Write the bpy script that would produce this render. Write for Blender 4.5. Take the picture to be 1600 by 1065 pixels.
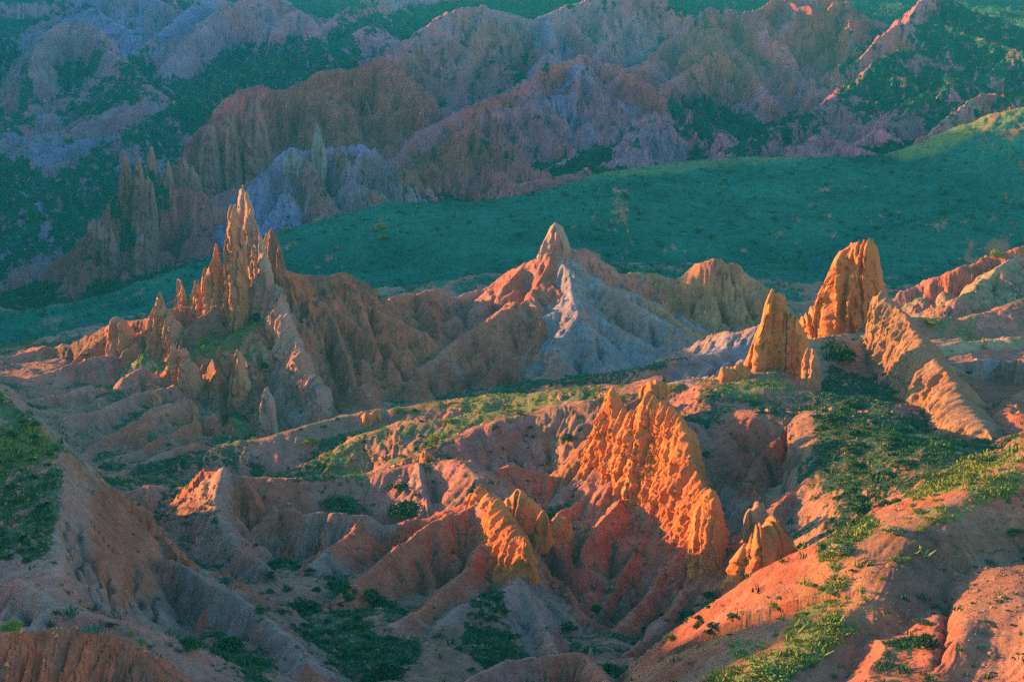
import bpy, math, random, time
import numpy as np
random.seed(7)
T0 = time.time()
DBG = True
Q = 1.0                      # mesh density
# ------------------------------------------------------------------ camera
PITCH = math.radians(11.0); FPX = 2986.0; CZ = 100.0
sc = bpy.context.scene
for o in list(bpy.data.objects): bpy.data.objects.remove(o)
cam_d = bpy.data.cameras.new('camera'); cam = bpy.data.objects.new('camera', cam_d)
sc.collection.objects.link(cam); sc.camera = cam
cam_d.sensor_fit = 'HORIZONTAL'; cam_d.sensor_width = 36.0; cam_d.lens = 36.0*FPX/1600.0
cam_d.clip_start = 1.0; cam_d.clip_end = 9000.0
cam.location = (0, 0, CZ); cam.rotation_euler = (math.pi/2-PITCH, 0, 0)
# ------------------------------------------------------------------ light
SUN_AZ = math.radians(-70.0)     # clockwise from +Y (view direction): from the left, a little beyond
SUN_EL = math.radians(8.5)
sv = np.array([math.sin(SUN_AZ)*math.cos(SUN_EL), math.cos(SUN_AZ)*math.cos(SUN_EL), math.sin(SUN_EL)])
w = bpy.data.worlds.new('World'); sc.world = w; w.use_nodes = True
nt = w.node_tree; nt.nodes.clear()
sky = nt.nodes.new('ShaderNodeTexSky'); sky.sky_type = 'NISHITA'; sky.sun_disc = False
sky.sun_elevation = SUN_EL; sky.sun_rotation = SUN_AZ
sky.air_density = 1.6; sky.dust_density = 0.6; sky.ozone_density = 3.0
hs = nt.nodes.new('ShaderNodeHueSaturation'); hs.inputs['Saturation'].default_value = 1.38
bgn = nt.nodes.new('ShaderNodeBackground'); bgn.inputs[1].default_value = 0.15
wo = nt.nodes.new('ShaderNodeOutputWorld')
nt.links.new(sky.outputs[0], hs.inputs['Color']); nt.links.new(hs.outputs[0], bgn.inputs[0]); nt.links.new(bgn.outputs[0], wo.inputs[0])
sl = bpy.data.lights.new('sun', 'SUN'); sl.energy = 3.9; sl.angle = math.radians(0.6); sl.color = (1.0, 0.58, 0.175)
so = bpy.data.objects.new('sun', sl); sc.collection.objects.link(so)
so.rotation_euler = (math.pi/2-SUN_EL, 0, -SUN_AZ+math.pi)
from mathutils import Vector
so.rotation_euler = Vector(sv).to_track_quat('Z', 'Y').to_euler()
sc.view_settings.view_transform = 'Standard'; sc.view_settings.look = 'None'
sc.view_settings.exposure = 2.28; sc.view_settings.gamma = 1.0
try:
    sc.cycles.max_bounces = 4; sc.cycles.diffuse_bounces = 1; sc.cycles.volume_bounces = 0
    sc.cycles.use_denoising = False; sc.cycles.use_adaptive_sampling = False
except Exception: pass
# ------------------------------------------------------------------ projection helpers
CP, SP = math.cos(PITCH), math.sin(PITCH)
def P(px, py, D):
    a = (px-800.0)/FPX; b = (532.5-py)/FPX
    y = CP+b*SP; z = -SP+b*CP
    return np.array([a*D/y, D, CZ+D*z/y])
def proj(x, y, z):
    zz = z-CZ; dep = y*CP-zz*SP
    return 800+FPX*x/dep, 532.5-FPX*(y*SP+zz*CP)/dep
# ------------------------------------------------------------------ noise
def _h(ix, iy, s):
    n = (ix*374761393+iy*668265263+s*974634777) & 0x7fffffff
    n = ((n ^ (n >> 13))*1274126177) & 0x7fffffff
    return ((n ^ (n >> 16)) & 0xffff)/65535.0
def vn(x, y, s=0):
    fx = np.floor(x); fy = np.floor(y); tx = x-fx; ty = y-fy
    ix = fx.astype(np.int64); iy = fy.astype(np.int64)
    tx = tx*tx*(3-2*tx); ty = ty*ty*(3-2*ty)
    a = _h(ix, iy, s); b = _h(ix+1, iy, s); c = _h(ix, iy+1, s); d = _h(ix+1, iy+1, s)
    return (a+(b-a)*tx)*(1-ty)+(c+(d-c)*tx)*ty
def fbm(x, y, o=4, s=0):
    r = np.zeros_like(x); a = 0.5; t = 0
    for i in range(o):
        r += a*vn(x, y, s+i); t += a; a *= 0.5
        x, y = x*1.73+y*1.07+3.1, y*1.73-x*1.07+7.7
    return r/t
def sst(e0, e1, v):
    t = np.clip((v-e0)/(e1-e0), 0, 1); return t*t*(3-2*t)
# ------------------------------------------------------------------ palette (base colours, linear)
COL = dict(red=(.46, .118, .072), deep=(.38, .082, .055), brown=(.24, .10, .075), pink=(.45, .15, .118), grey=(.38, .18, .15),
           blue=(.29, .20, .215), ochre=(.54, .185, .09), pale=(.32, .23, .235), tan=(.36, .22, .13), orange=(.44, .165, .085),
           soil=(.35, .148, .10))
# ------------------------------------------------------------------ terrain data
# floor control points: px, py, D (photo pixel that shows the spot and its distance)
FLOOR = """60 1180 92;300 1180 96;620 1150 108;900 1150 112;1300 1180 98;1640 1180 98;-300 1000 120;-200 900 140;
60 960 146;280 975 146;400 1075 124;600 1080 124;700 1015 146;500 915 164;420 890 172;560 880 178;640 975 150;
820 1050 134;930 985 153;930 890 176;870 815 192;300 800 194;400 800 200;480 812 200;640 822 200;270 770 208;100 710 212;
120 640 240;40 570 276;110 545 318;0 540 360;-200 560 300;-200 700 190;640 655 258;720 650 250;600 612 285;660 600 300;760 612 284;880 604 274;
1000 598 262;1090 570 280;1060 612 232;1190 560 320;660 485 372;1000 470 380;1230 500 370;1360 470 380;
1100 625 212;1180 590 222;1250 700 188;1350 700 188;1400 750 172;1320 830 162;1255 880 156;1450 690 185;1560 640 207;1700 620 215;
1150 790 181;1150 880 172;1080 940 160;1050 1000 146;1000 1040 138;1440 565 242;1450 530 285;1520 570 262;1600 570 262;1600 505 308;1450 480 345;1700 480 350;
1500 1085 106;1600 1050 105;1640 990 105;1500 985 108;1720 900 114;
1270 470 395;1440 450 402;1700 400 430;620 470 398;800 450 402;1000 430 400;330 470 405;100 525 400;0 540 400;-200 560 400;
0 470 560;-300 500 560;200 450 550;350 420 550;500 345 575;650 310 590;850 285 600;1000 255 620;1300 240 625;1500 210 640;1700 180 660;
100 300 750;-300 320 750;300 290 760;470 215 740;620 250 712;800 265 660;1000 210 735;1150 200 760;1280 170 800;1420 170 760;1600 150 780;
0 200 950;200 190 930;330 170 920;500 130 950;690 150 850;800 110 880;960 70 950;1250 120 900;1450 60 950;1600 100 900;
-300 120 1150;0 110 1180;250 70 1250;400 60 1200;560 40 1150;750 0 1250;900 -20 1300;1180 -20 1250;1320 30 1150;1600 20 1100;
-300 0 1700;0 0 1700;200 0 1600;500 -30 1600;900 -60 1800;1300 -50 1700;1700 -50 1600;0 -60 2600;800 -80 2600;1600 -80 2600;-900 0 1700;-900 300 800;-900 600 400;-900 800 200;2300 0 1600;2300 300 600;2300 600 300;2300 900 130"""
# ridges: points | far slope, near slope, roundness | colour[/second colour] grass | rill amplitude, rill wavelength | spurs spacing,length (optional)
RIDGES = """
-300 960 92,-60 990 88,0 988 86.5,60 980 86,120 976 86,180 988 85.5,230 1014 84.5,275 1058 83,330 1120 80,380 1200 76|.9 .75 1.2|red/brown .05|.15 1.3
-300 520 185,-150 545 178,-60 590 174,0 618 170,35 645 167,62 672 164,88 705 160|1.0 .12 1|soil/grey .8|.2 4
88 705 160,95 770 151,97 830 143,92 895 135,70 955 127,40 1000 120|.95 .16 .5|pink/grey .5|.3 5
88 705 160,130 736 163,190 782 165,240 826 164,280 866 160|.9 1.05 .3|red/red 0|.6 3.2
232 872 155,290 884 154,345 914 150,395 948 146,440 985 141,480 1030 135,515 1085 129|.55 .8 1|grey/red .25|.5 3.5
20 905 131,60 930 128,100 950 126,160 965 124|.4 .8 1|pink/grey .1|.4 3
1150 690 200,1185 640 205,1250 640 206,1310 640 200,1400 690 186|.2 .3 3|soil/soil .6|.2 4
1700 690 140,1600 730 134,1500 775 130,1420 830 126,1388 885 122,1370 930 119,1320 962 117,1270 1012 114,1190 1068 110,1120 1125 107|.38 .27 2|soil/red .3|.25 3
940 1110 128,1000 1062 131,1070 1018 134,1140 968 136,1200 930 137,1262 885 139,1330 828 141,1400 776 143,1500 722 146,1600 680 148,1700 635 150|.95 .03 .8|red/red .12|.5 3|7 12
1040 1100 117,1100 1040 121,1160 995 125,1230 940 130|.7 .7 .5|red/red .1|.3 3
1180 990 122,1240 945 126,1300 905 129,1370 860 132|.4 .4 .6|orange/red .1|.3 3
700 1085 129,745 1056 132,795 1031 134,850 1026 136,915 1023 137,940 1045 134,960 1080 130|.8 .8 .8|red/pink .05|.5 4
970 640 207,1010 612 209,1045 640 205,1075 690 198,1100 760 190,1135 860 178,1150 900 172|.85 .8 1|red/orange .03|.5 3
1040 650 204,1085 665 203,1105 700 200,1128 745 194,1148 785 186|.5 .5 1.5|grey/pink .1|.4 3
940 775 200,905 783 197,875 800 193,858 822 189|.9 1 .3|red/orange 0|.3 2
990 760 199,960 788 193,930 822 187,905 852 183|1.05 .9 .3|red/orange 0|.35 2.2
1010 830 190,985 870 183,960 910 176,930 960 167,905 1000 160|.8 .9 .4|red/brown 0|.4 2.4
1050 870 185,1030 900 178,1000 940 170,960 985 160|.9 .9 .4|red/pink 0|.4 2.4
1110 880 181,1075 905 175,1050 950 166,1010 995 156,960 1030 147|.8 .9 .5|pink/red 0|.5 2.6
1140 900 176,1110 930 168,1090 965 160,1060 1000 151|.6 .7 1|pink/soil .4|.3 3
840 800 187,868 860 180,890 910 172,905 960 165|.6 .5 1|red/deep .1|.4 2
720 800 183,745 776 182,765 800 178,790 850 172,815 905 166,840 955 160,862 1000 153,872 1020 149|.85 .8 .5|pink/grey .05|.4 2.8
745 778 181,700 803 178,655 830 173,610 860 168,570 892 163,525 930 157|.8 .85 .6|red/red 0|1.0 7
770 830 176,730 880 168,690 925 160,640 960 153,600 985 149|.6 .7 .8|red/pink .1|.6 4.5
815 905 166,770 930 161,720 945 157,690 985 150|.6 .5 1.2|grey/soil .6|.3 4
640 815 181,600 822 181,575 808 182,550 805 182,510 800 183,468 797 185,425 772 187,385 747 189,348 731 191,318 738 193|.8 .75 .6|grey/red .03|.9 4.5
640 815 181,665 812 182,690 800 183,725 785 183|.7 .7 .6|red/red 0|.3 4
348 731 191,330 780 184,355 830 177,385 865 172,410 885 168|.8 .7 1|grey/pink .15|.5 4
572 808 182,545 838 178,510 868 173,480 885 170|.6 .7 .8|grey/red .1|.3 3.5
225 760 197,270 763 199,310 755 201,350 743 204,430 746 205,500 746 206,570 739 207,640 723 207,690 716 206,722 720 204,748 745 200|.35 .55 1|soil/pink .5|.35 4
655 722 206,660 750 202,668 790 198|.9 .9 .8|pink/grey .1|.5 2.5
725 722 204,735 760 199,745 790 195|.9 .9 .8|pink/grey .1|.5 2.5
745 747 202,790 728 204,830 737 204,885 747 204,920 760 204|.5 .6 .8|red/deep .05|.3 3
430 742 221,520 710 222,565 683 224,620 660 225,700 655 223,800 640 222|.3 .32 1.2|soil/soil .65|.3 4
690 692 213,740 668 215,800 649 217,870 635 217,940 622 216,1000 616 216|.3 .5 1.2|soil/pink .55|.5 4
160 740 228,250 722 230,350 692 231,430 684 232,480 666 235,530 650 238,600 640 241,700 627 241,800 614 240,900 604 236,1000 600 232,1060 597 230|.55 .3 1.2|soil/pink .62|.3 4
290 620 262,240 640 253,190 668 246,140 700 240,110 722 235|.65 .65 .8|red/pink .12|.5 3.5
340 640 256,280 672 249,220 700 243,160 722 237|.7 .7 .8|red/pink .1|.5 3.5
310 690 244,240 712 238,190 735 232|.5 .5 1|pink/red .3|.4 3.5
270 600 265,200 622 258,150 642 253,100 655 249|.6 .6 .8|pink/red .2|.5 3.5
230 575 272,160 595 266,110 612 262,50 622 262|.6 .6 1|pink/red .2|.5 3.5
200 550 285,140 560 280,90 575 276,30 600 270|.6 .6 1|pink/grey .2|.5 3.5
110 536 306,60 545 302,0 556 298,-80 570 290|.5 .5 1|pink/red .1|.5 4
0 600 262,40 640 250,80 680 240,100 715 230|.5 .5 1|grey/pink .3|.5 4
30 548 304,110 537 300,160 512 297,190 500 292,245 492 288,290 474 290,340 446 292,385 408 293,430 415 293,452 422 294,500 431 298,540 425 303,572 440 308,602 468 313|.9 .8 .8|red/brown .04|.7 4|14 14
430 445 290,450 520 279,478 600 268,503 655 261|1.1 1.0 .4|pink/grey .04|.5 3
225 560 278,262 575 276,330 540 279,400 503 282,430 490 284|.25 .9 1.5|tan/red .75|.4 3
262 578 274,285 620 265,300 655 256,300 690 247|.9 .9 .5|red/red .05|.5 2.5
330 560 275,345 620 264,350 680 252|1.0 1.0 .5|brown/red .05|.6 2.5
380 555 275,395 610 266,410 670 256,415 700 250|1.1 1.0 .5|pink/brown .1|.6 2.5
495 440 299,530 520 286,560 590 275,585 640 264|.7 .7 1|red/brown .06|.6 4|12 12
545 432 303,585 510 292,625 570 282,665 618 272|.7 .7 .8|red/red .04|.6 4|12 12
602 468 313,640 462 320,680 451 324,705 464 329,745 455 333,782 437 335,820 410 332,856 393 330,882 386 330,915 388 332,942 408 334,968 426 336,1010 440 339|.7 .7 .6|pink/red .06|.5 4|12 12
660 462 320,680 500 310,690 540 300,690 580 290|.6 .6 .6|red/deep .05|.6 3.4
870 402 329,848 428 324,820 455 318,790 482 312,742 512 305,690 545 297,650 580 289|.5 .6 1|red/pink .33|.4 4
880 404 328,890 432 322,897 470 312,902 490 308,880 535 299,850 580 289,830 610 280|.55 .55 .8|blue/pink .10|.5 4|11 14
902 490 308,940 540 299,965 580 289,985 600 280|.55 .55 .8|blue/grey .12|.4 4
888 400 329,930 437 323,1000 480 315,1060 518 306,1090 540 300|.5 .5 1|grey/blue .30|.4 4|12 12
1010 470 325,1050 500 318,1082 522 311|.5 .6 .8|ochre/ochre .15|.4 4
820 412 332,795 440 326,750 468 320,705 497 312,655 522 306|.6 .6 .6|pink/red .06|.4 3.5|10 10
740 512 305,765 560 294,770 600 284|.6 .6 .6|deep/red .03|.6 3
640 640 262,700 632 263,760 618 264,830 603 265,900 592 265,960 582 265,1020 570 266,1080 556 268,1130 545 271|.35 .5 1|soil/pink .8|.3 4
1180 508 276,1140 517 278,1090 535 281,1040 560 283|.4 .55 1|grey/blue .1|.7 2.8
945 428 352,972 428 352,1000 425 353,1030 432 354,1055 434 354,1090 411 354,1120 403 354,1150 414 354,1190 440 354,1245 485 352|.7 .65 1.5|ochre/tan .02|.6 4|13 16
1120 590 225,1160 575 229,1200 558 233,1255 530 240,1330 518 246,1372 505 246|.7 .3 1.5|soil/tan .5|.2 4
1205 575 228,1230 620 218,1240 680 205|.3 .3 2|soil/soil .5|.2 4
1372 518 246,1400 545 237,1440 592 225,1475 636 215,1510 668 205,1545 698 196|.9 .7 1|tan/pink .05|.3 4
1240 660 204,1195 710 196,1165 755 188|.6 .6 1|deep/red 0|.5 4
1180 650 205,1160 690 199,1150 730 193|.6 .6 1|deep/red 0|.4 4
1290 680 195,1250 745 187,1205 800 180,1185 830 176|.6 .6 1.2|red/soil .15|.4 4
1405 466 332,1450 436 332,1500 416 332,1550 400 333,1600 386 334,1700 366 336|.8 .6 .8|pink/red .25|1.1 5|13 16
1600 395 333,1545 430 324,1490 470 314|.5 .5 1|pink/tan .6|.3 4
1420 495 300,1500 497 301,1560 482 303,1600 466 305,1700 445 308|.5 .4 1|pink/red .55|.4 5
1430 545 278,1500 532 281,1560 530 283,1640 520 286|.4 .4 1|soil/tan .5|.3 5
1465 566 255,1510 564 256,1560 563 257,1620 562 258|.5 .6 .5|grey/pale 0|.3 4
-300 545 433,-100 505 442,0 488 446,100 476 451,200 447 456,330 398 462,440 362 467,500 345 470,600 318 474,700 314 477,760 316 479,850 298 482,930 275 485,1000 264 487,1100 252 490,1200 246 492,1300 246 494,1380 242 496,1420 234 498,1500 198 503,1560 176 506,1620 165 508,1800 130 515|.45 .17 5|soil/soil 1.02|.35 12
1130 428 414,1250 400 424,1400 362 440,1520 330 452,1700 300 462|.10 .32 3|soil/soil 1.1|.2 12
20 452 575,60 432 575,100 397 576,130 377 578,160 335 580,180 305 585,197 270 590,215 258 592,240 262 592,258 290 592,285 292 594,310 300 592,345 325 588,390 320 592|1.2 1.0 2|red/deep .12|2.2 9|26 45
210 330 588,215 390 565,190 440 545|1 1 1|red/deep .1|2 8
160 352 580,140 400 560,110 450 545|.9 .9 1|red/brown .1|2 8
295 340 585,320 390 560,330 430 545|.8 .8 2|red/brown .1|1.5 8
305 215 712,330 180 730,360 150 745,400 134 757,450 138 762,490 116 768,520 106 772,560 104 776,592 92 780,625 108 768,655 133 754,672 165 742,668 200 728,640 232 715|1.1 1.0 3|red/deep .03|3.2 13|30 55
470 138 762,540 145 745,560 190 725|.9 .9 3|red/red 0|2.5 12
350 300 660,420 270 670,500 262 680|.5 .5 3|red/pink .2|1 9
592 92 790,640 60 830,700 20 880,760 6 905,800 25 912,830 31 915,880 10 930,930 -6 945,1000 -30 960|.7 .75 3|grey/pink .35|2.5 14|38 80
760 8 903,735 70 860,710 130 815,690 170 780|.8 .8 3|pink/grey .3|2 12
855 30 915,860 80 860,840 130 810|.8 .8 3|grey/blue .3|2 12
590 255 640,625 238 655,650 206 690,690 190 705,735 165 718,800 138 740,830 118 757,880 96 778,908 82 790,925 86 790,945 96 786,975 106 778,1010 130 765,1060 160 745,1100 185 725,1150 222 700|.85 .8 2|red/pink .15|2 9|30 55
905 100 775,895 142 745,850 153 737,800 166 728,750 180 718|.8 .8 1.5|blue/pink .2|1.6 8|24 35
915 110 770,960 165 730,1000 215 695,1010 235 670|.8 .8 2|pink/grey .25|1.6 8|26 35
1040 160 742,1025 170 725,1005 205 695,985 232 672|.8 .8 2|pink/grey .2|1.5 8
560 296 600,600 278 612,640 264 622,690 240 636,712 222 645,728 198 656,738 190 660,748 220 650,765 258 636,810 288 615|.9 .85 1.5|red/red .05|2.2 8|20 32
800 288 605,850 280 610,920 262 618|.5 .5 2|red/pink .1|1.5 8
395 300 590,418 262 600,450 232 606,470 238 606,500 232 612,540 226 616,565 224 616,592 246 612,612 262 606|.9 .75 1.5|pale/blue .05|1.6 8|20 30
480 245 604,500 285 590,520 320 575|.8 .8 1.5|ochre/pink .15|1.2 6
540 240 608,550 280 592,570 310 578|.8 .8 1.5|ochre/pale .1|1.2 6
450 245 602,440 290 588,450 340 568|.8 .8 1.5|blue/pale .1|1.2 6
960 110 870,1000 100 890,1040 62 925,1060 45 940,1090 26 950,1108 12 957,1150 16 960,1192 15 965,1215 -6 985,1260 -30 1000|.9 .9 2|red/pink .08|2.8 11|30 60
1108 12 957,1114 50 922,1085 68 905,1040 90 880,1000 105 860,960 118 840|.9 .9 2|red/pink .1|2 9|26 35
1148 66 895,1130 80 872,1118 82 868,1070 110 845,1030 135 820|.8 .8 2|pink/red .3|1.6 9|26 40
1148 66 895,1172 110 862,1192 136 840,1215 160 810|.9 .8 2|pink/red .2|1.6 9|26 40
1190 38 925,1225 70 895,1255 105 868,1285 145 840|.9 .9 2|pink/red .05|2.2 9|26 45
1215 -5 985,1250 10 965,1290 15 960,1320 0 980,1330 50 935,1345 80 905|.9 .9 3|red/pink .08|2.2 10|26 45
1255 168 800,1300 125 830,1335 92 860,1385 50 890,1418 34 905,1432 8 925,1460 -20 950|.9 .8 2|red/pink .15|2 9|28 40
1275 165 745,1330 136 758,1365 97 776,1410 76 790,1430 80 790,1480 100 782,1540 140 756,1580 160 740|.7 .5 2|pink/soil .65|1.2 10|30 40
1420 34 905,1480 40 900,1540 60 880,1600 80 860,1700 90 850|.6 .6 3|pink/soil .7|1.5 12|34 50
1140 245 655,1200 207 678,1250 182 692,1290 166 702,1312 162 704,1350 182 690,1405 216 662|.7 .65 1.5|pink/soil .35|1.4 8|22 30
1225 247 640,1258 222 652,1285 206 662,1312 222 652,1375 242 640|.7 .65 1.5|pink/soil .3|1.2 8|20 25
1470 192 655,1508 162 670,1540 143 680,1562 146 680,1582 166 668,1630 158 670|.7 .65 1.5|tan/red .3|1.2 8|20 25
1400 200 690,1440 150 720,1500 120 760|.5 .5 2|pink/soil .55|1.2 8|24 30
1450 -5 960,1500 12 940,1560 30 920,1640 58 900|.6 .6 3|soil/pink .8|1.5 12|34 60
40 100 1060,62 60 1100,90 36 1125,120 27 1135,145 40 1122,162 72 1085,190 95 1050,230 130 1000|.8 .8 6|grey/pink .15|3 20|50 70
-100 80 1150,-20 60 1150,40 55 1150,80 40 1150|.5 .5 4|blue/blue .4|2 20|50 70
205 85 1140,260 45 1200,300 12 1270,335 -15 1340|.6 .7 4|blue/grey .2|2.5 18|45 80
265 92 1110,310 42 1170,360 6 1240,430 -10 1300|.6 .75 4|pink/grey .15|3 18|45 90
425 55 1140,445 25 1165,465 14 1180,485 30 1165,490 50 1140|.8 .8 4|pink/grey .1|2 16
500 40 1180,560 5 1240,620 -20 1300,700 -30 1350|.6 .6 4|grey/pink .3|2.5 16|45 80
130 5 1350,170 30 1250,215 55 1180|.6 .6 4|blue/blue .3|2 16|45 60
200 205 830,265 168 856,300 147 872,340 131 888,400 112 915,480 82 955,530 62 990,590 35 1040|.5 .5 2|grey/pink .55|1.6 12|34 50
350 160 890,440 120 920,510 100 930,580 85 880|.5 .5 2|brown/grey .35|1.5 10|30 40
150 120 1000,200 130 950,240 160 900|.5 .5 3|grey/pink .3|1.5 12|30 40
"""
# random low ridges of the far left slopes: px0,px1,py0,py1,D-range by py
def parse_ridges():
    out = []
    for ln in RIDGES.strip().split('\n'):
        a = ln.split('|')
        pts = [tuple(float(v) for v in q.split()) for q in a[0].split(',')]
        s = [float(v) for v in a[1].split()]
        c = a[2].split(); c1, c2 = c[0].split('/')
        f = [float(v) for v in a[3].split()]
        sp = [float(v) for v in a[4].split(',')[0].split()] if len(a) > 4 else None
        out.append((np.array([P(*p) for p in pts]), s, (c1, c2), float(c[1]), f, sp))
    rr = random.Random(5)
    for i in range(64):
        px = rr.uniform(-80, 330); py = rr.uniform(150, 430)
        if px > 150 and py > 300: continue
        D = np.interp(py, [100, 200, 300, 430], [1130, 930, 745, 590])
        p0 = P(px, py-8, D); L = D*rr.uniform(.03, .06); an = math.radians(rr.uniform(-70, 10))
        pts = [p0+np.array([-math.cos(an)*L*k, math.sin(an)*L*k*1.3, -L*k*.12-L*.1*k*k+D*.004]) for k in (0, .35, .7, 1.1)]
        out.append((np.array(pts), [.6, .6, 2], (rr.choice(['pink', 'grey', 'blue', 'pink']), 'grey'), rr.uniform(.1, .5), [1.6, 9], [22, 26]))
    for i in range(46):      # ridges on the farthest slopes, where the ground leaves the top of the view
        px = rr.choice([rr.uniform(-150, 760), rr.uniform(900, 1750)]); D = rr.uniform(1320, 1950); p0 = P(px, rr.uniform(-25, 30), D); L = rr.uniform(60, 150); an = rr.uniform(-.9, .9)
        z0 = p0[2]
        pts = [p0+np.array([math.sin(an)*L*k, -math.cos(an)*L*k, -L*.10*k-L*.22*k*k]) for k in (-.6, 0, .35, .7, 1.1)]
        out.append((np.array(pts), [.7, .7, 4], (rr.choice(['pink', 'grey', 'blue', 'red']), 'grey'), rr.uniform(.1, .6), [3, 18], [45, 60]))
    return out
def catmull(p, step):
    res = []
    n = len(p)
    for i in range(n-1):
        a = p[max(i-1, 0)]; b = p[i]; c = p[i+1]; d = p[min(i+2, n-1)]
        m = max(1, int(np.linalg.norm((c-b)[:2])/step))
        for k in range(m):
            t = k/m
            res.append(.5*((2*b)+(c-a)*t+(2*a-5*b+4*c-d)*t*t+(3*b-a-3*c+d)*t**3))
    res.append(p[-1]); return np.array(res)
# ------------------------------------------------------------------ grid
def geo(a, b, r): return list(np.exp(np.arange(math.log(a), math.log(b), r/Q)))
rows = np.array(geo(58, 80, .006)+geo(80, 100, .0022)+geo(100, 220, .00125)+geo(220, 345, .0012)+geo(345, 440, .0028)+geo(440, 515, .0018)+geo(515, 1000, .0017)+geo(1000, 1350, .003)+geo(1350, 2000, .005)+geo(2000, 2800, .02)+[2800.])
R1, R2 = float(rows[np.searchsorted(rows, 372)]), float(rows[np.searchsorted(rows, 535)])
cl = -(130+np.geomspace(1, 2600, 60))[::-1]
cc = np.arange(-130, 1731, 1.75/Q)
cr = 1731+np.geomspace(1.5, 1200, 40)
cols = (np.concatenate([cl, cc, cr])-800)/FPX/ (CP)   # x/y
NR, NC = len(rows), len(cols)
Yg, Kg = np.meshgrid(rows, cols, indexing='ij'); Xg = Kg*Yg
X = Xg.ravel(); Y = Yg.ravel()
print('grid', NR, NC, NR*NC)
# floor
fp = np.array([P(*[float(v) for v in q.split()]) for q in FLOOR.replace('\n', '').split(';') if q.strip()])
def fk(x, y): return np.stack([x/np.maximum(y, 1)*3.2, np.log(y)*1.0], -1)
def solve_floor():
    global fpk, wgt, n
    fpk = fk(fp[:, 0], fp[:, 1])
    dd = np.linalg.norm(fpk[:, None]-fpk[None], axis=-1)
    n = len(fp)
    A = np.zeros((n+3, n+3)); A[:n, :n] = np.sqrt(dd**2+.0006)-np.eye(n)*.012; A[:n, n] = 1; A[:n, n+1:] = fpk; A[n, :n] = 1; A[n+1:, :n] = fpk.T
    wgt = np.linalg.solve(A, np.concatenate([fp[:, 2], [0, 0, 0]]))
def floor_z(x, y):
    k = fk(x, y); z = wgt[n]+k@wgt[n+1:]
    for i in range(n):
        z = z+wgt[i]*np.sqrt((k[..., 0]-fpk[i, 0])**2+(k[..., 1]-fpk[i, 1])**2+.0006)
    return z
solve_floor()
rid = parse_ridges()
# wherever a crest would drown in the floor, the floor is lowered under it
for it in range(3):
    add = []
    for pts, s_, c2, g, fl, sp in rid:
        if pts[:, 1].mean() > 375: continue
        rel = pts[:, 2]-floor_z(pts[:, 0], pts[:, 1])
        for k, q in enumerate(pts):
            end = k in (0, len(pts)-1)
            m = .3 if (end or min(s_[:2]) < .4) else 1.8
            if rel[k] < m-.25: add.append([q[0], q[1], q[2]-m])
    if not add: break
    add = np.array(add); ka = fk(add[:, 0], add[:, 1])
    keep = np.array([np.linalg.norm(ka-q[None], axis=1).min() > .04 for q in fk(fp[:, 0], fp[:, 1])])
    keep2 = []
    for q, kq in zip(add, ka):      # of close neighbours keep the lowest
        nb = np.linalg.norm(ka-kq[None], axis=1) < .018
        if q[2] <= add[nb, 2].min()+1e-9: keep2.append(q)
    fp = np.concatenate([fp[keep], np.array(keep2)]); solve_floor()
print('floor points', len(fp))
# evaluate the floor on a coarse grid, then interpolate
ri = np.unique(np.concatenate([np.arange(0, NR, 12), [NR-1]])); ci = np.unique(np.concatenate([np.arange(0, NC, 10), [NC-1]]))
zc_ = floor_z(Xg[np.ix_(ri, ci)], Yg[np.ix_(ri, ci)])
t1 = np.empty((len(ri), NC))
for i in range(len(ri)): t1[i] = np.interp(np.arange(NC), ci, zc_[i])
Z = np.empty((NR, NC))
for j in range(NC): Z[:, j] = np.interp(np.arange(NR), ri, t1[:, j])
FZ = Z.ravel().copy()
FZ -= 9*sst(545, 640, Y)
Z = FZ+(fbm(X/14, Y/14, 3, 50)-.5)*np.clip(Y/100, 1, 6)*1.0
far_ = sst(520, 620, Y)
def bill(x, y, s_): return 1-np.abs(2*fbm(x, y, 3, s_)-1)*2.2
Z = Z+far_*(bill(X/55, Y/75, 140)*8+bill(X/19+.3*fbm(X/30, Y/30, 2, 9), Y/26, 150)*2.4-4)
near_ = 1-sst(340, 380, Y)
Z = Z+near_*(bill(X/9, Y/11, 160)*.9-.5)*sst(58, 120, Y)
gh_ = sst(372, 400, Y)*(1-sst(500, 530, Y))
colr = np.tile(np.array(COL['soil']), (X.size, 1)).astype(np.float32)
colb = np.tile(np.array(COL['pink'])*.85, (X.size, 1)).astype(np.float32); cmix = fbm(X/25, Y/25, 3, 79).astype(np.float32)
grass = np.where(Y > 535, 1.15, .55).astype(np.float32)
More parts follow.
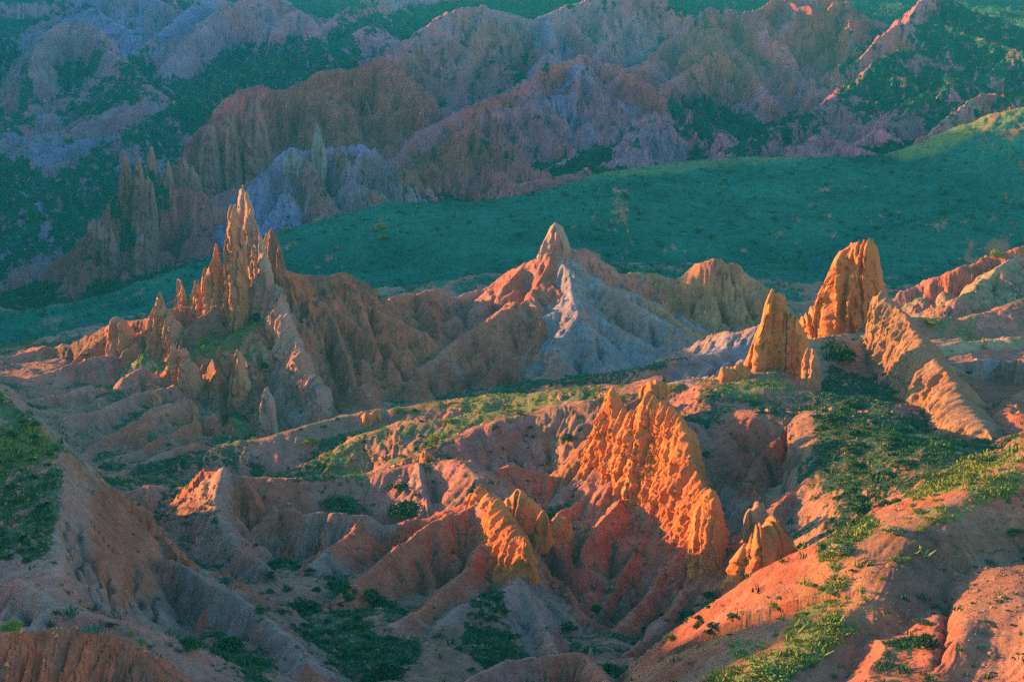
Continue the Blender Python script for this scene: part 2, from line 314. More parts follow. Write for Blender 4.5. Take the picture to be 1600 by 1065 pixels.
# mild warp so that nothing is ruler-straight
WX = X+(fbm(X/6, Y/6, 3, 11)-.5)*np.clip(Y*.006, .5, 4)
WY = Y+(fbm(X/6, Y/6, 3, 17)-.5)*np.clip(Y*.012, .8, 6)
print('floor', time.time()-T0)
NOCONV = set()
def tent(pts, s, cols2, g, fl, seed, cap=6.0):
    global Z
    slL, slR, rnd = s[0], s[1], s[2]*.6
    if slL > .45: slL *= 1.15
    if slR > .45: slR *= 1.15
    zmax = pts[:, 2].max(); 
    xm, ym = pts[:, 0].mean(), pts[:, 1].mean()
    fz = np.array([floor_z(np.array([q[0]]), np.array([q[1]]))[0] for q in pts[::max(1, len(pts)//5)]]).min()
    hmax = max(zmax-fz+3, 3)
    R = min(hmax/min(slL, slR)+rnd+2, 1.0*hmax/max(.3, min(slL, slR))*1.2+6 if min(slL, slR) > .3 else 90)
    x0, x1 = pts[:, 0].min()-R, pts[:, 0].max()+R; y0, y1 = pts[:, 1].min()-R, pts[:, 1].max()+R
    r0 = np.searchsorted(rows, y0); r1 = np.searchsorted(rows, y1)
    if r1 <= r0: return
    sub = slice(r0*NC, r1*NC)
    id_ = np.nonzero((X[sub] > x0) & (X[sub] < x1))[0]+r0*NC
    if id_.size == 0: return
    x = WX[id_]; y = WY[id_]
    best = np.full(x.size, 1e9); bs = np.zeros(x.size); bz = np.zeros(x.size); bside = np.zeros(x.size); bex = np.zeros(x.size)
    acc = 0.0; Dm = pts[:, 1].mean(); Rc = 1e9 if seed in NOCONV else (26 if Dm < 265 else 60 if Dm < 372 else 170)
    for i in range(len(pts)-1):
        a = pts[i]; b = pts[i+1]; d = b-a; L = math.hypot(d[0], d[1]) or 1e-6
        ux, uy = d[0]/L, d[1]/L
        rx = x-a[0]; ry = y-a[1]
        t = rx*ux+ry*uy; c = ux*ry-uy*rx
        tc = np.clip(t, 0, L); e = t-tc
        dist = np.sqrt(c*c+e*e)
        m = dist < best
        best = np.where(m, dist, best); bs = np.where(m, acc+tc, bs); bz = np.where(m, a[2]+d[2]*tc/L, bz)
        bside = np.where(m, c/np.maximum(dist, 1e-3), bside)
        bex = np.where(m, np.arctan2(e, np.abs(c)+1e-6), bex)
        acc += L
    bs = bs+bex*cap
    k = .5+.5*np.clip(bside*1.5, -1, 1)
    sl = slR+(slL-slR)*k
    drop = sl*(np.sqrt(best**2+rnd*rnd)-rnd)+best**2/(2*Rc)*np.clip((.75-sl)/.4, 0, 1)
    A_, lam = fl
    sd = seed*17.3+np.where(bside > 0, 0, 50)
    ph = bs/lam+(vn(bs/lam/2.1, bs*0+seed, 33)-.5)*2.2+(fbm(x/lam/1.8, y/lam/1.8, 3, 31)-.5)*1.8+sd
    ip = np.floor(ph); am = _h(ip.astype(np.int64), ip.astype(np.int64)*0+3, seed)
    r1_ = 1-np.abs(np.sin(math.pi*ph))**.75
    r2_ = 1-np.abs(np.sin(math.pi*(ph*2.7+.3)))**.8
    r3_ = 1-np.abs(np.sin(math.pi*(ph*6.9+.7+(fbm(x/lam*2, y/lam*2, 2, 35)-.5)*2)))**.9
    steep = np.clip(sl/.5, .15, 1.3)
    gd = sst(0, lam*.7, best)
    Ae = max(2.9*A_, .32*lam) if Dm < 372 else max(4.5*A_, .45*lam)
    if 0 < Dm < 520 and lam > 10: Ae = A_
    if min(slL, slR) < .42 and Dm < 372: Ae = A_*1.1
    rill = Ae*steep*gd*(r1_*(.3+.9*am)+.4*r2_*(.4+.6*_h((ip*3).astype(np.int64), ip.astype(np.int64), seed+9)))+Ae*steep*.13*r3_*sst(0, lam*.3, best)
    cz = bz+(vn(bs/lam*1.1, bs*0+seed*3.3, 5)-.5)*A_*.9+(vn(bs/lam*3.1, bs*0+seed*1.3, 6)-.5)*A_*.35
    h = cz-drop-rill
    old = Z[id_]; kk = np.clip(.25+Y[id_]*.0012, .3, 1.2)
    # smooth maximum
    hh = np.clip(.5+.5*(h-old)/kk, 0, 1)
    Z[id_] = old+(h-old)*hh+kk*hh*(1-hh)*.5
    wv = sst(-.25, .6, (h-old)/kk).astype(np.float32)
    mixn = fbm(x/max(lam*2.2, 5)+seed, y/max(lam*2.2, 5), 3, 77)
    ca = np.array(COL[cols2[0]]); cb = np.array(COL[cols2[1]])
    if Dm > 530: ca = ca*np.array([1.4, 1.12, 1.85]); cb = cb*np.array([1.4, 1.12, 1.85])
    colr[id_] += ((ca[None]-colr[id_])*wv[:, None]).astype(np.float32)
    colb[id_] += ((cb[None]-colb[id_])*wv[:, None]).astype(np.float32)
    cmix[id_] += ((mixn-cmix[id_])*wv).astype(np.float32)
    grass[id_] += ((g-grass[id_])*wv).astype(np.float32)
# unseen hill added beyond the left edge, crest heights shaped to shade the valley
BLK = [(53, -6), (128, -8), (154, -18), (164, -18), (178, -18), (196, -22), (220, -22), (231, -38), (310, -36), (322, -43), (363, -44), (379, -30), (422, -27), (440, -20), (462, -10), (478, 2), (494, 16), (620, 20), (652, 27), (700, 27), (759, 24), (890, 36), (946, 30), (1037, 42), (1171, 60), (1401, 92), (1936, 130)]
blk = []
for D, z in BLK:
    blk.append([-.32*D-95, D, CZ+z+5])
rid.append((np.array(blk), [.75, .95, 4], ('soil', 'pink'), .5, [1.0, 20], None))
rs = random.Random(3)
NOCONV.update([len(rid)]+[i+1 for i, r in enumerate(rid) if r[3] > 1.25])
for i, (pts, s, c2, g, fl, sp) in enumerate(rid):
    if DBG and pts[:, 1].mean() < 360: print('R', i, 'D %.0f' % pts[:, 1].mean(), ' '.join('%.1f' % (q[2]-floor_z(q[:1], q[1:2])[0]) for q in pts))
    D = pts[:, 1].mean()
    cp = catmull(pts, max(3.5, D*.02))
    if sp is None and min(s[:2]) > .42 and fl[1] < 19:
        rel = (pts[:, 2]-floor_z(pts[:, 0], pts[:, 1])).max()
        if rel > 2.5: sp = [max(fl[1]*1.9, 4), max(rel*.9, 5)]
    if sp:
        # side spurs with their own small crests
        seg = np.linalg.norm(np.diff(cp[:, :2], axis=0), axis=1); cum = np.concatenate([[0], np.cumsum(seg)])
        t = sp[0]*rs.uniform(.2, .6)
        while t < cum[-1]:
            j = min(np.searchsorted(cum, t), len(cp)-1); j0 = max(j-1, 0)
            p = cp[j]; tg = cp[j]-cp[j0] if j > j0 else cp[1]-cp[0]; tg = tg/(np.linalg.norm(tg[:2])+1e-6)
            for sd, slp in ((1, s[0]), (-1, s[1])):
                if sd == 1 and D > 500 and rs.random() < .4: continue
                if sp[1] > 0 and slp > .3:
                    nx, ny = -tg[1]*sd, tg[0]*sd
                    an = rs.uniform(-.5, .5); nx, ny = nx*math.cos(an)-ny*math.sin(an), nx*math.sin(an)+ny*math.cos(an)
                    L = sp[1]*rs.uniform(.6, 1.15); an2 = rs.uniform(-.35, .35)
                    q = [p+np.array([0, 0, -.02*L])]; cx, cy = nx, ny
                    z0 = q[0][2]
                    for kk_, fr in enumerate((.3, .6, 1.0)):
                        cx, cy = cx*math.cos(an2)-cy*math.sin(an2), cx*math.sin(an2)+cy*math.cos(an2)
                        last = q[-1]; dl = L*(fr-(0, .3, .6)[kk_])
                        q.append(np.array([last[0]+cx*dl, last[1]+cy*dl, last[2]-slp*(.72 if D < 500 else .6)*dl]))
                    tent(catmull(np.array(q), L/5), [slp*(1.25 if D < 500 else 1.4), slp*(1.25 if D < 500 else 1.4), s[2]*.3], c2, g*.8, [fl[0]*.5, fl[1]*.55], 300+i*7+int(t), fl[1])
            t += sp[0]*rs.uniform(.75, 1.3)*(1 if D < 500 else .8)
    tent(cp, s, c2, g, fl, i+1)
print('ridges', time.time()-T0)
# fine rills that run straight down every slope: noise drawn out along the fall line
def boxb(a, n):
    for ax in (0, 1):
        c = np.cumsum(np.concatenate([np.repeat(np.take(a, [0], ax), n+1, ax), a, np.repeat(np.take(a, [-1], ax), n, ax)], ax), ax)
        w_ = 2*n+1; a = (np.take(c, range(w_, c.shape[ax]), ax)-np.take(c, range(0, c.shape[ax]-w_), ax))/w_
    return a
Zg = boxb(Z.reshape(NR, NC), int(4*Q)+1)
def gnormal():
    dzc = np.gradient(Zg, axis=1); dxc = np.gradient(Xg, axis=1)
    dzr = np.gradient(Zg, axis=0); dxr = np.gradient(Xg, axis=0); dyr = np.gradient(Yg, axis=0)
    gx = dzc/dxc; gy = (dzr-gx*dxr)/dyr
    return gx, gy
gx, gy = gnormal(); sl0 = np.sqrt(gx**2+gy**2).ravel()+1e-4
dx_ = gx.ravel()/sl0; dy_ = gy.ravel()/sl0
def streak(lam, L, k, s_, i0=0, i1=None):
    sl_ = slice(i0, i1); x, y, u, v = X[sl_], Y[sl_], dx_[sl_], dy_[sl_]
    r = np.zeros(x.size)
    for t in np.linspace(-L, L, k): r += vn((x+u*t)/lam, (y+v*t)/lam, s_)
    return np.clip(.5+(r/k-.5)*(k/3.2)**.5*1.15, 0, 1)
nI = int(np.searchsorted(rows, 372))*NC; fI = int(np.searchsorted(rows, 525))*NC
lic = np.full(X.size, .5)
sf = np.clip(sl0-.18, 0, .9)
a1 = streak(.75, 4.0, 9, 501, 0, nI); a2 = streak(1.9, 8.0, 8, 502, 0, nI)
lic[:nI] = a1*.45+a2*.55
Z[:nI] += ((1-np.abs(2*a2-1))*-.0-np.abs(2*a2-1)*-.0+(np.abs(2*a2-1)**.7-.4)*1.1+(np.abs(2*a1-1)**.7-.4)*.55)*sf[:nI]*1.1*np.clip(Y[:nI]/180, .5, 1.5)
a1 = streak(3.6, 20., 9, 503, fI); a2 = streak(9., 42., 8, 504, fI)
lic[fI:] = a1*.45+a2*.55
Z[fI:] += ((np.abs(2*a2-1)**.7-.4)*4.6+(np.abs(2*a1-1)**.7-.4)*1.7)*sf[fI:]*1.2
print('streaks', time.time()-T0)
Z[nI:fI] += (fbm(X[nI:fI]/60, Y[nI:fI]/26, 3, 95)-.5)*9.0*sst(385, 410, Y[nI:fI])*(1-sst(440, 475, Y[nI:fI]))
Z += (fbm(X/1.6, Y/1.6, 4, 90)-.5)*.42*np.clip(Y/200, .6, 3)
Zg = Z.reshape(NR, NC)
def hz(x, y):
    k = x/y; j = np.clip(np.searchsorted(cols, k)-1, 0, NC-2); i = np.clip(np.searchsorted(rows, y)-1, 0, NR-2)
    u = (k-cols[j])/(cols[j+1]-cols[j]); v = (y-rows[i])/(rows[i+1]-rows[i])
    return (Zg[i, j]*(1-u)+Zg[i, j+1]*u)*(1-v)+(Zg[i+1, j]*(1-u)+Zg[i+1, j+1]*u)*v
def hit(px, py, d0=60, d1=1500):
    D = np.exp(np.linspace(math.log(d0), math.log(d1), 3000))
    a = (px-800.0)/FPX; b = (532.5-py)/FPX; y = CP+b*SP; z = -SP+b*CP
    xs = a*D/y; zs = CZ+D*z/y
    h = hz(xs, D); q = np.nonzero(zs < h)[0]
    if q.size == 0: return None
    i = q[0]; return np.array([xs[i], D[i], h[i]])

# single water-cut gullies, each followed down its slope
GUL = """118 815,122 845,132 890,148 930,168 960;140 850,150 895,165 935;165 868,168 910,173 950;214 880,206 920,185 955;224 918,217 948;246 912,236 945,228 962;266 898,272 935,292 968;300 922,306 948,302 976;104 800,108 850,120 905;
20 925,40 950,45 975;390 765,402 800,395 822;425 772,436 812,441 832;456 803,446 832,438 842;372 755,380 800,392 830;410 768,418 805;500 805,495 840;530 808,520 850;
680 828,677 870,690 895,702 906;640 848,655 890,668 925;726 818,722 870,710 902;610 870,625 905;745 556,736 600;772 545,752 590;700 578,722 612;668 590,690 615;800 560,785 600;890 528,900 560,906 582;930 520,950 560;850 540,840 585;
858 845,880 900,925 950;958 830,952 900;990 880,962 930,930 962;1075 880,1050 930,1010 980;1020 900,985 950;905 830,893 880;
520 470,545 530,562 600;590 500,620 560,642 592;560 450,590 520,612 575;490 470,515 540,535 610;1480 890,1478 960,1465 1040;1182 690,1212 740,1232 762;1150 670,1165 700;1250 700,1215 755;
1095 440,1080 482;1120 430,1132 500;1150 432,1182 492;1060 450,1045 480;1500 430,1490 465;1560 420,1545 450;1460 450,1455 475;1090 560,1075 590;1120 550,1105 590;1150 545,1135 585;1060 570,1050 595;
800 680,815 725;850 670,858 715;760 700,770 735;680 740,690 780;150 580,170 610;300 640,320 680;350 620,345 660;780 450,765 485;830 430,812 470;740 470,722 505;960 470,985 520;1010 500,1030 540;
590 150,602 232;530 145,546 205;612 130,641 190;560 170,572 230;500 150,508 215;460 160,455 220;640 160,655 200;575 125,585 160;430 170,425 230;760 60,740 120,712 165;820 50,825 110;880 40,870 90;
1060 70,1050 110;1130 70,1150 110;1180 60,1210 110;1240 60,1260 130;1110 90,1100 140;1300 60,1330 100;900 150,890 200;950 150,975 210;1020 140,1045 190;1080 180,1110 220;700 240,690 285;660 265,655 295;745 235,760 280;
100 50,95 110;130 60,140 115;320 60,300 120;370 50,360 110;420 50,410 90;1360 110,1345 160;1440 100,1470 160;1520 170,1505 200;190 360,200 420;120 420,115 470;260 340,275 400;320 350,330 400;440 250,430 320;510 250,520 310;580 260,590 300"""
for gi, ln in enumerate(GUL.replace('\n', '').split(';')):
    pp = [tuple(float(v) for v in q.split()) for q in ln.split(',')]
    hp = [hit(px, py, 60, 1600) for px, py in pp]
    if any(h is None for h in hp): continue
    hp = np.array(hp); Dm = hp[:, 1].mean()
    if (hp[:, 1].max()-hp[:, 1].min()) > .22*Dm: continue
    cp = catmull(hp, .02*Dm); wd = Dm*.0026; x0, x1 = cp[:, 0].min()-5*wd, cp[:, 0].max()+5*wd
    r0 = np.searchsorted(rows, cp[:, 1].min()-5*wd); r1 = np.searchsorted(rows, cp[:, 1].max()+5*wd)
    id_ = np.nonzero((X[r0*NC:r1*NC] > x0) & (X[r0*NC:r1*NC] < x1))[0]+r0*NC
    x = X[id_]+(fbm(X[id_]/wd/4, Y[id_]/wd/4, 3, 41)-.5)*wd*3.5; y = Y[id_]+(fbm(X[id_]/wd/4, Y[id_]/wd/4, 3, 47)-.5)*wd*3.5; best = np.full(x.size, 1e9); tt = np.zeros(x.size)
    for i in range(len(cp)-1):
        d = cp[i+1][:2]-cp[i][:2]; L2 = (d**2).sum()+1e-9; t = np.clip(((x-cp[i][0])*d[0]+(y-cp[i][1])*d[1])/L2, 0, 1)
        ds = np.hypot(x-cp[i][0]-t*d[0], y-cp[i][1]-t*d[1]); m = ds < best; best = np.where(m, ds, best); tt = np.where(m, (i+t)/(len(cp)-1), tt)
    fade = np.minimum(1, tt*3.5)*np.minimum(1, (1-tt)*5+.2)
    Z[id_] -= Dm*.008*fade*(np.exp(-(best/wd)**1.3)+.22*np.exp(-(best/(3*wd))**2))
Zg = Z.reshape(NR, NC)
print('gullies', time.time()-T0)
# slope
def gnormal():
    dzc = np.gradient(Zg, axis=1); dxc = np.gradient(Xg, axis=1)
    dzr = np.gradient(Zg, axis=0); dxr = np.gradient(Xg, axis=0); dyr = np.gradient(Yg, axis=0)
    gx = dzc/dxc; gy = (dzr-gx*dxr)/dyr
    return gx, gy
gx, gy = gnormal()
slope = np.sqrt(gx**2+gy**2).ravel()
PX, PY = proj(X, Y, Z)
# painted patches on the ground: px py rx ry angle | D range | colour or grass value | strength
PATCH = """
45 760 70 130 0|100 200|g .85|.8
110 330 190 90 0|560 1000|g 1.02|.8
300 235 90 60 -20|590 700|g 1.4|.8
430 110 140 50 -10|800 1300|g 1.25|.8
1470 120 150 90 0|640 1000|g .95|.6
1110 195 90 40 20|640 900|g 1.0|.6
880 220 140 40 0|600 800|g .95|.6
1540 40 140 60 0|800 1400|g 1.1|.7
100 130 160 60 0|850 1300|g 1.1|.6
820 120 90 50 0|760 1000|g .7|.5
1362 590 14 50 -15|195 240|g -1.2|1
1400 665 40 9 25|180 230|g -1.2|1
1330 840 60 30 -40|120 150|g 1.0|.9
1280 960 120 30 -40|105 140|g .95|.9
1470 790 120 30 -32|118 150|g 1.0|.9
1230 1030 90 30 -35|100 130|g 1.15|.9
560 690 120 16 -12|205 245|g .95|.9
800 625 180 16 -6|205 245|g .95|.9
560 715 90 20 -20|200 230|g .85|.9
1120 95 60 70 0|780 1000|red|.6
1290 60 60 60 0|820 1050|red|.6
700 110 120 60 -20|740 900|pink|.6
540 180 120 70 0|690 800|red|.6
690 250 80 40 -20|600 680|red|.8
560 290 120 50 0|560 640|pink|.6
150 400 120 80 0|540 600|red|.5
1130 450 80 60 0|335 368|ochre|.8
1120 415 30 20 0|335 368|red|.8
60 680 80 60 0|100 200|g .7|.8
200 850 75 110 -20|100 200|red|.8
210 850 75 110 -20|100 200|g -.4|1
1000 830 130 90 30|160 210|red|.8
780 850 60 60 30|150 190|red|.7
1120 930 90 40 10|150 185|red|.6
1130 720 25 80 -20|170 205|pink|.7
60 930 90 50 0|100 150|g -.1|1
310 840 70 60 0|150 215|g .9|.9
290 790 60 40 -20|150 215|g .9|.9
340 800 45 60 0|150 215|grey|.8
420 790 55 55 20|150 215|red|.8
420 800 80 60 20|150 215|g -.3|1
600 850 120 60 20|140 200|g .25|.7
700 860 90 70 0|140 200|red|.8
690 870 100 80 0|140 200|g -.4|1
500 960 60 60 30|130 190|g .75|.8
560 1010 120 60 10|120 170|g .85|.8
350 1010 100 50 0|110 170|g .85|.8
450 900 60 50 0|150 190|g .45|.7
760 985 65 60 20|140 175|g 1.1|1
840 960 40 60 -20|140 175|grey|.8
840 960 40 60 -20|140 175|g -.3|1
1100 960 70 35 10|140 175|g 1.1|1
980 900 120 80 0|150 195|g -.5|1
980 860 100 60 0|150 200|red|.7
1175 710 70 55 0|180 215|deep|.8
1175 710 75 60 0|180 215|g -.5|1
1200 780 60 40 0|165 200|g -.1|.8
1400 710 120 70 -10|150 215|g 1.25|.95
1290 730 70 60 0|160 215|g .85|.8
1340 640 60 90 20|170 235|g 1.2|.9
1450 730 90 40 -30|140 200|g .9|.8
1420 900 70 70 0|105 140|brown|.8
1420 900 80 80 0|105 140|g -.3|1
1300 930 90 60 -35|105 145|orange|.7
1560 920 90 110 0|100 140|soil|.8
1560 920 90 110 0|100 140|g .42|.8
1540 740 90 40 -25|120 150|g .75|.9
1420 800 70 40 -30|120 150|g .6|.8
1180 1040 80 40 -20|100 135|g .85|.8
1400 1020 80 60 0|100 130|red|.7
1560 630 70 35 0|180 240|red|.9
1560 630 70 35 0|180 240|g -.6|1
880 470 70 60 20|290 332|g .62|.8
760 490 90 28 -32|295 332|g .55|.8
930 560 70 50 0|270 315|blue|.5
990 500 60 40 30|290 330|grey|.6
1100 570 70 30 -25|235 290|blue|.6
1120 570 60 30 -25|235 290|g -.3|.8
340 530 80 22 -30|262 300|g 1.1|1
215 550 45 25 -20|262 300|g 1.1|1
400 570 25 30 0|262 290|g .8|1
385 670 50 25 -25|240 270|g .9|.9
130 600 60 50 30|240 300|g .5|.6
560 540 90 90 30|262 320|red|.6
560 540 110 100 30|262 320|g -.3|.9
640 560 70 60 0|262 320|red|.6
1180 80 60 40 0|700 1000|g -.2|.6
80 100 90 60 0|900 1200|blue|.4
"""
def parse_patch():
    global colr, colb, grass
    wn = (fbm(X/np.clip(Y*.03, 2, 40), Y/np.clip(Y*.03, 2, 40), 4, 123)-.5)*1.3
    for ln in PATCH.strip().split('\n'):
        a = ln.split('|'); px, py, rx, ry, an = [float(v) for v in a[0].split()]; d0, d1 = [float(v) for v in a[1].split()]
        st = float(a[3]); an = math.radians(an)
        idr = slice(np.searchsorted(rows, d0)*NC, np.searchsorted(rows, d1)*NC)
        dx = PX[idr]-px; dy = PY[idr]-py
        u = (dx*math.cos(an)+dy*math.sin(an))/rx; v = (-dx*math.sin(an)+dy*math.cos(an))/ry
        e = np.sqrt(u*u+v*v)+wn[idr]
        m = (1-sst(.75, 1.15, e))*st
        t = a[2].split()
        if t[0] == 'g': grass[idr] += ((float(t[1])-grass[idr])*m).astype(np.float32)
        else:
            m2 = (np.clip(m*1.0+(lic[idr]-.5)*1.6*(m > .02)*(m < .98*st), 0, 1)*(m > .02))[:, None]
            for ar in (colr, colb): ar[idr] += ((np.array(COL[t[0]])[None]-ar[idr])*m2).astype(np.float32)
parse_patch()
colr = colr+(colb-colr)*sst(.40, .60, cmix+(lic-.5)*.45).astype(np.float32)[:, None]
gn = fbm(X/4.5, Y/4.5, 4, 201)*.55+fbm(X/26, Y/26, 3, 207)*.45
fr = Y > 535; gm = np.where(fr, grass*1.3+.30*sst(.45, .6, fbm(X/70, Y/70, 3, 733)), grass*1.25)+(gn-.5)*2.2-np.clip(np.where(fr, sl0*1.1, slope)-.45, 0, 3)*np.where(fr, .6, .75)-.18
gmask = np.clip(sst(.2, .85, gm), 0, 1)*np.where((Y > R1) & (Y < R2), 1.0, .72)
# straw tint of the grass; sunlight on the crests goes into this colour
dry_lit = np.clip(fbm(X/18, Y/18, 3, 301)*.9+sst(.0, .25, -gx.ravel()*0+gx.ravel())*.0-.15, 0, 1)
tm = Y
print('attrs', time.time()-T0)
# ------------------------------------------------------------------ materials
def newmat(name):
    m = bpy.data.materials.new(name); m.use_nodes = True; t = m.node_tree; t.nodes.clear()
    o = t.nodes.new('ShaderNodeOutputMaterial'); b = t.nodes.new('ShaderNodeBsdfPrincipled')
    b.inputs['Roughness'].default_value = .95; b.inputs['Specular IOR Level'].default_value = .08
    t.links.new(b.outputs[0], o.inputs[0]); return m, t, b
def nz(t, vec, scale, detail=4, rough=.55, dist=0):
    n_ = t.nodes.new('ShaderNodeTexNoise'); n_.inputs['Scale'].default_value = scale; n_.inputs['Detail'].default_value = detail
    n_.inputs['Roughness'].default_value = rough; n_.inputs['Distortion'].default_value = dist
    t.links.new(vec, n_.inputs['Vector']); return n_.outputs['Fac']
def ramp(t, v, a, b, c0=(0, 0, 0, 1), c1=(1, 1, 1, 1)):
    r = t.nodes.new('ShaderNodeValToRGB'); r.color_ramp.elements[0].position = a; r.color_ramp.elements[1].position = b
    r.color_ramp.elements[0].color = c0; r.color_ramp.elements[1].color = c1; t.links.new(v, r.inputs[0]); return r.outputs[0]
def mix(t, f, a, b, mode='MIX'):
    m = t.nodes.new('ShaderNodeMix'); m.data_type = 'RGBA'; m.blend_type = mode
    for s_, v in ((m.inputs[0], f), (m.inputs[6], a), (m.inputs[7], b)):
        if isinstance(v, (int, float)): s_.default_value = v
        elif isinstance(v, tuple): s_.default_value = v
        else: t.links.new(v, s_)
    return m.outputs[2]
def mth(t, op, a, b=None):
    m = t.nodes.new('ShaderNodeMath'); m.operation = op
    for s_, v in ((m.inputs[0], a), (m.inputs[1], b)):
        if v is None: continue
        if isinstance(v, (int, float)): s_.default_value = v
        else: t.links.new(v, s_)
    return m.outputs[0]
def ground_mat(name, fine, green1, green2, bstr):
    m, t, b = newmat(name)
    tc = t.nodes.new('ShaderNodeTexCoord').outputs['Object']
    ac = t.nodes.new('ShaderNodeAttribute'); ac.attribute_name = 'Col'
    ag = t.nodes.new('ShaderNodeAttribute'); ag.attribute_name = 'Grass'
    ad = t.nodes.new('ShaderNodeAttribute'); ad.attribute_name = 'DryLit'
    n1 = nz(t, tc, .9*fine, 8, .72); n5 = nz(t, tc, 5.5*fine, 3, .8); n2 = nz(t, tc, .12*fine, 4); n3 = nz(t, tc, 5*fine, 3, .7)
    base = mix(t, 1.0, ac.outputs['Color'], ramp(t, n1, .3, .72, (.66, .64, .62, 1), (1.3, 1.32, 1.34, 1)), 'MULTIPLY')
    base = mix(t, 1.0, base, ramp(t, n2, .3, .7, (.85, .84, .86, 1), (1.15, 1.14, 1.12, 1)), 'MULTIPLY')
    base = mix(t, 1.0, base, ramp(t, n5, .25, .75, (.74, .72, .7, 1), (1.26, 1.27, 1.28, 1)), 'MULTIPLY')
    # strata: thin tilted beds of slightly different tint
    mp = t.nodes.new('ShaderNodeMapping'); mp.inputs['Rotation'].default_value = (0.25, -.9, .2); mp.inputs['Scale'].default_value = (.05*fine, .05*fine, .6*fine)
    t.links.new(tc, mp.inputs[0]); st = nz(t, mp.outputs[0], 1.0, 4, .6)
    base = mix(t, .45, base, mix(t, 1.0, base, ramp(t, st, .35, .65, (.72, .66, .66, 1), (1.25, 1.22, 1.2, 1)), 'MULTIPLY'))
    mg = t.nodes.new('ShaderNodeMapping'); mg.inputs['Scale'].default_value = (.5, 1, 1); t.links.new(tc, mg.inputs[0])
    gcol = mix(t, ramp(t, mth(t, 'ADD', mth(t, 'MULTIPLY', nz(t, mg.outputs[0], 1.6*fine, 5, .7), .3), mth(t, 'ADD', mth(t, 'MULTIPLY', nz(t, mg.outputs[0], .16*fine, 4, .6), .35), mth(t, 'MULTIPLY', nz(t, mg.outputs[0], .03*fine, 3, .6), .35))), .42, .60), green1, green2)
    straw = mix(t, ramp(t, n3, .35, .65), (.16, .17, .05, 1), (.30, .27, .10, 1))  # yellow grass for lit crests, sun colour included in the base
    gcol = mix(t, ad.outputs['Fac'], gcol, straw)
    # break the mask into tufts
    gf = mth(t, 'ADD', ag.outputs['Fac'], mth(t, 'MULTIPLY', mth(t, 'SUBTRACT', nz(t, tc, 1.6*fine, 6, .8), .5), 3.4))
    gfm = ramp(t, gf, .45, .58)
    col = mix(t, gfm, base, gcol)
    t.links.new(col, b.inputs['Base Color'])
    bp = t.nodes.new('ShaderNodeBump'); bp.inputs['Strength'].default_value = bstr; bp.inputs['Distance'].default_value = .5/fine
    hgt = mth(t, 'ADD', mth(t, 'MULTIPLY', nz(t, tc, 1.1*fine, 10, .76), 1.3), mth(t, 'MULTIPLY', gfm, mth(t, 'MULTIPLY', nz(t, tc, 4*fine, 4, .8), .7)))
    t.links.new(hgt, bp.inputs['Height']); t.links.new(bp.outputs[0], b.inputs['Normal'])
    return m
M_near = ground_mat('badland_ground', 1.0, (.022, .06, .04, 1), (.045, .10, .055, 1), .8)
M_mid = ground_mat('grassland', .6, (.010, .072, .058, 1), (.042, .16, .11, 1), .6)
M_far = ground_mat('far_badlands', .17, (.008, .075, .05, 1), (.02, .13, .08, 1), .9)
# ------------------------------------------------------------------ build terrain meshes
def grid_obj(name, r0, r1, mat):
    nr = r1-r0
    vs = np.stack([Xg[r0:r1], Yg[r0:r1], Zg[r0:r1]], -1).reshape(-1, 3).astype(np.float32)
    i = np.arange(nr-1)[:, None]*NC+np.arange(NC-1)[None]
    f = np.stack([i, i+1, i+NC+1, i+NC], -1).reshape(-1, 4).astype(np.int32)
    me = bpy.data.meshes.new(name)
    me.vertices.add(len(vs)); me.vertices.foreach_set('co', vs.ravel())
    me.loops.add(f.size); me.loops.foreach_set('vertex_index', f.ravel())
    me.polygons.add(len(f)); me.polygons.foreach_set('loop_start', np.arange(0, f.size, 4, dtype=np.int32)); me.polygons.foreach_set('loop_total', np.full(len(f), 4, np.int32))
    me.update(calc_edges=True)
    me.polygons.foreach_set('use_smooth', np.ones(len(f), bool))
    s = slice(r0*NC, r1*NC)
    a = me.attributes.new('Col', 'FLOAT_COLOR', 'POINT'); c4 = np.ones((len(vs), 4), np.float32); c4[:, :3] = colr[s]; a.data.foreach_set('color', c4.ravel())
    a = me.attributes.new('Grass', 'FLOAT', 'POINT'); a.data.foreach_set('value', gmask[s].astype(np.float32))
    a = me.attributes.new('DryLit', 'FLOAT', 'POINT'); a.data.foreach_set('value', dry_lit[s].astype(np.float32))
    me.materials.append(mat)
    o = bpy.data.objects.new(name, me); sc.collection.objects.link(o); o['kind'] = 'structure'
    return o
# straw tint on high crests, sunlight put into the grass colour
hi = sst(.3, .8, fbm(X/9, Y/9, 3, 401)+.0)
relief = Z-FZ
dry_lit = (sst(2.5, 7, relief)*.55*(Y < 372)+.0)*(.4+.6*hi)
DRY_LIT = [(640, 640, 420, 45, -4, 150, 260, .8), (1480, 780, 200, 70, -33, 100, 150, 1.), (1270, 960, 200, 70, -35, 100, 150, 1.), (1500, 500, 130, 60, 0, 260, 345, .9), (760, 480, 110, 35, -35, 290, 335, .9),
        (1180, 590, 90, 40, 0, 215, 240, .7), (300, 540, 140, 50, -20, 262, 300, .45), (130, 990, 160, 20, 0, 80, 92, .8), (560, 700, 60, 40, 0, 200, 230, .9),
        (1500, 195, 130, 26, -22, 480, 520, .8), (1000, 262, 500, 12, -5, 470, 510, .45), (1500, 640, 50, 80, 30, 180, 210, .3)]  # rim light of the green hill is painted as paler grass
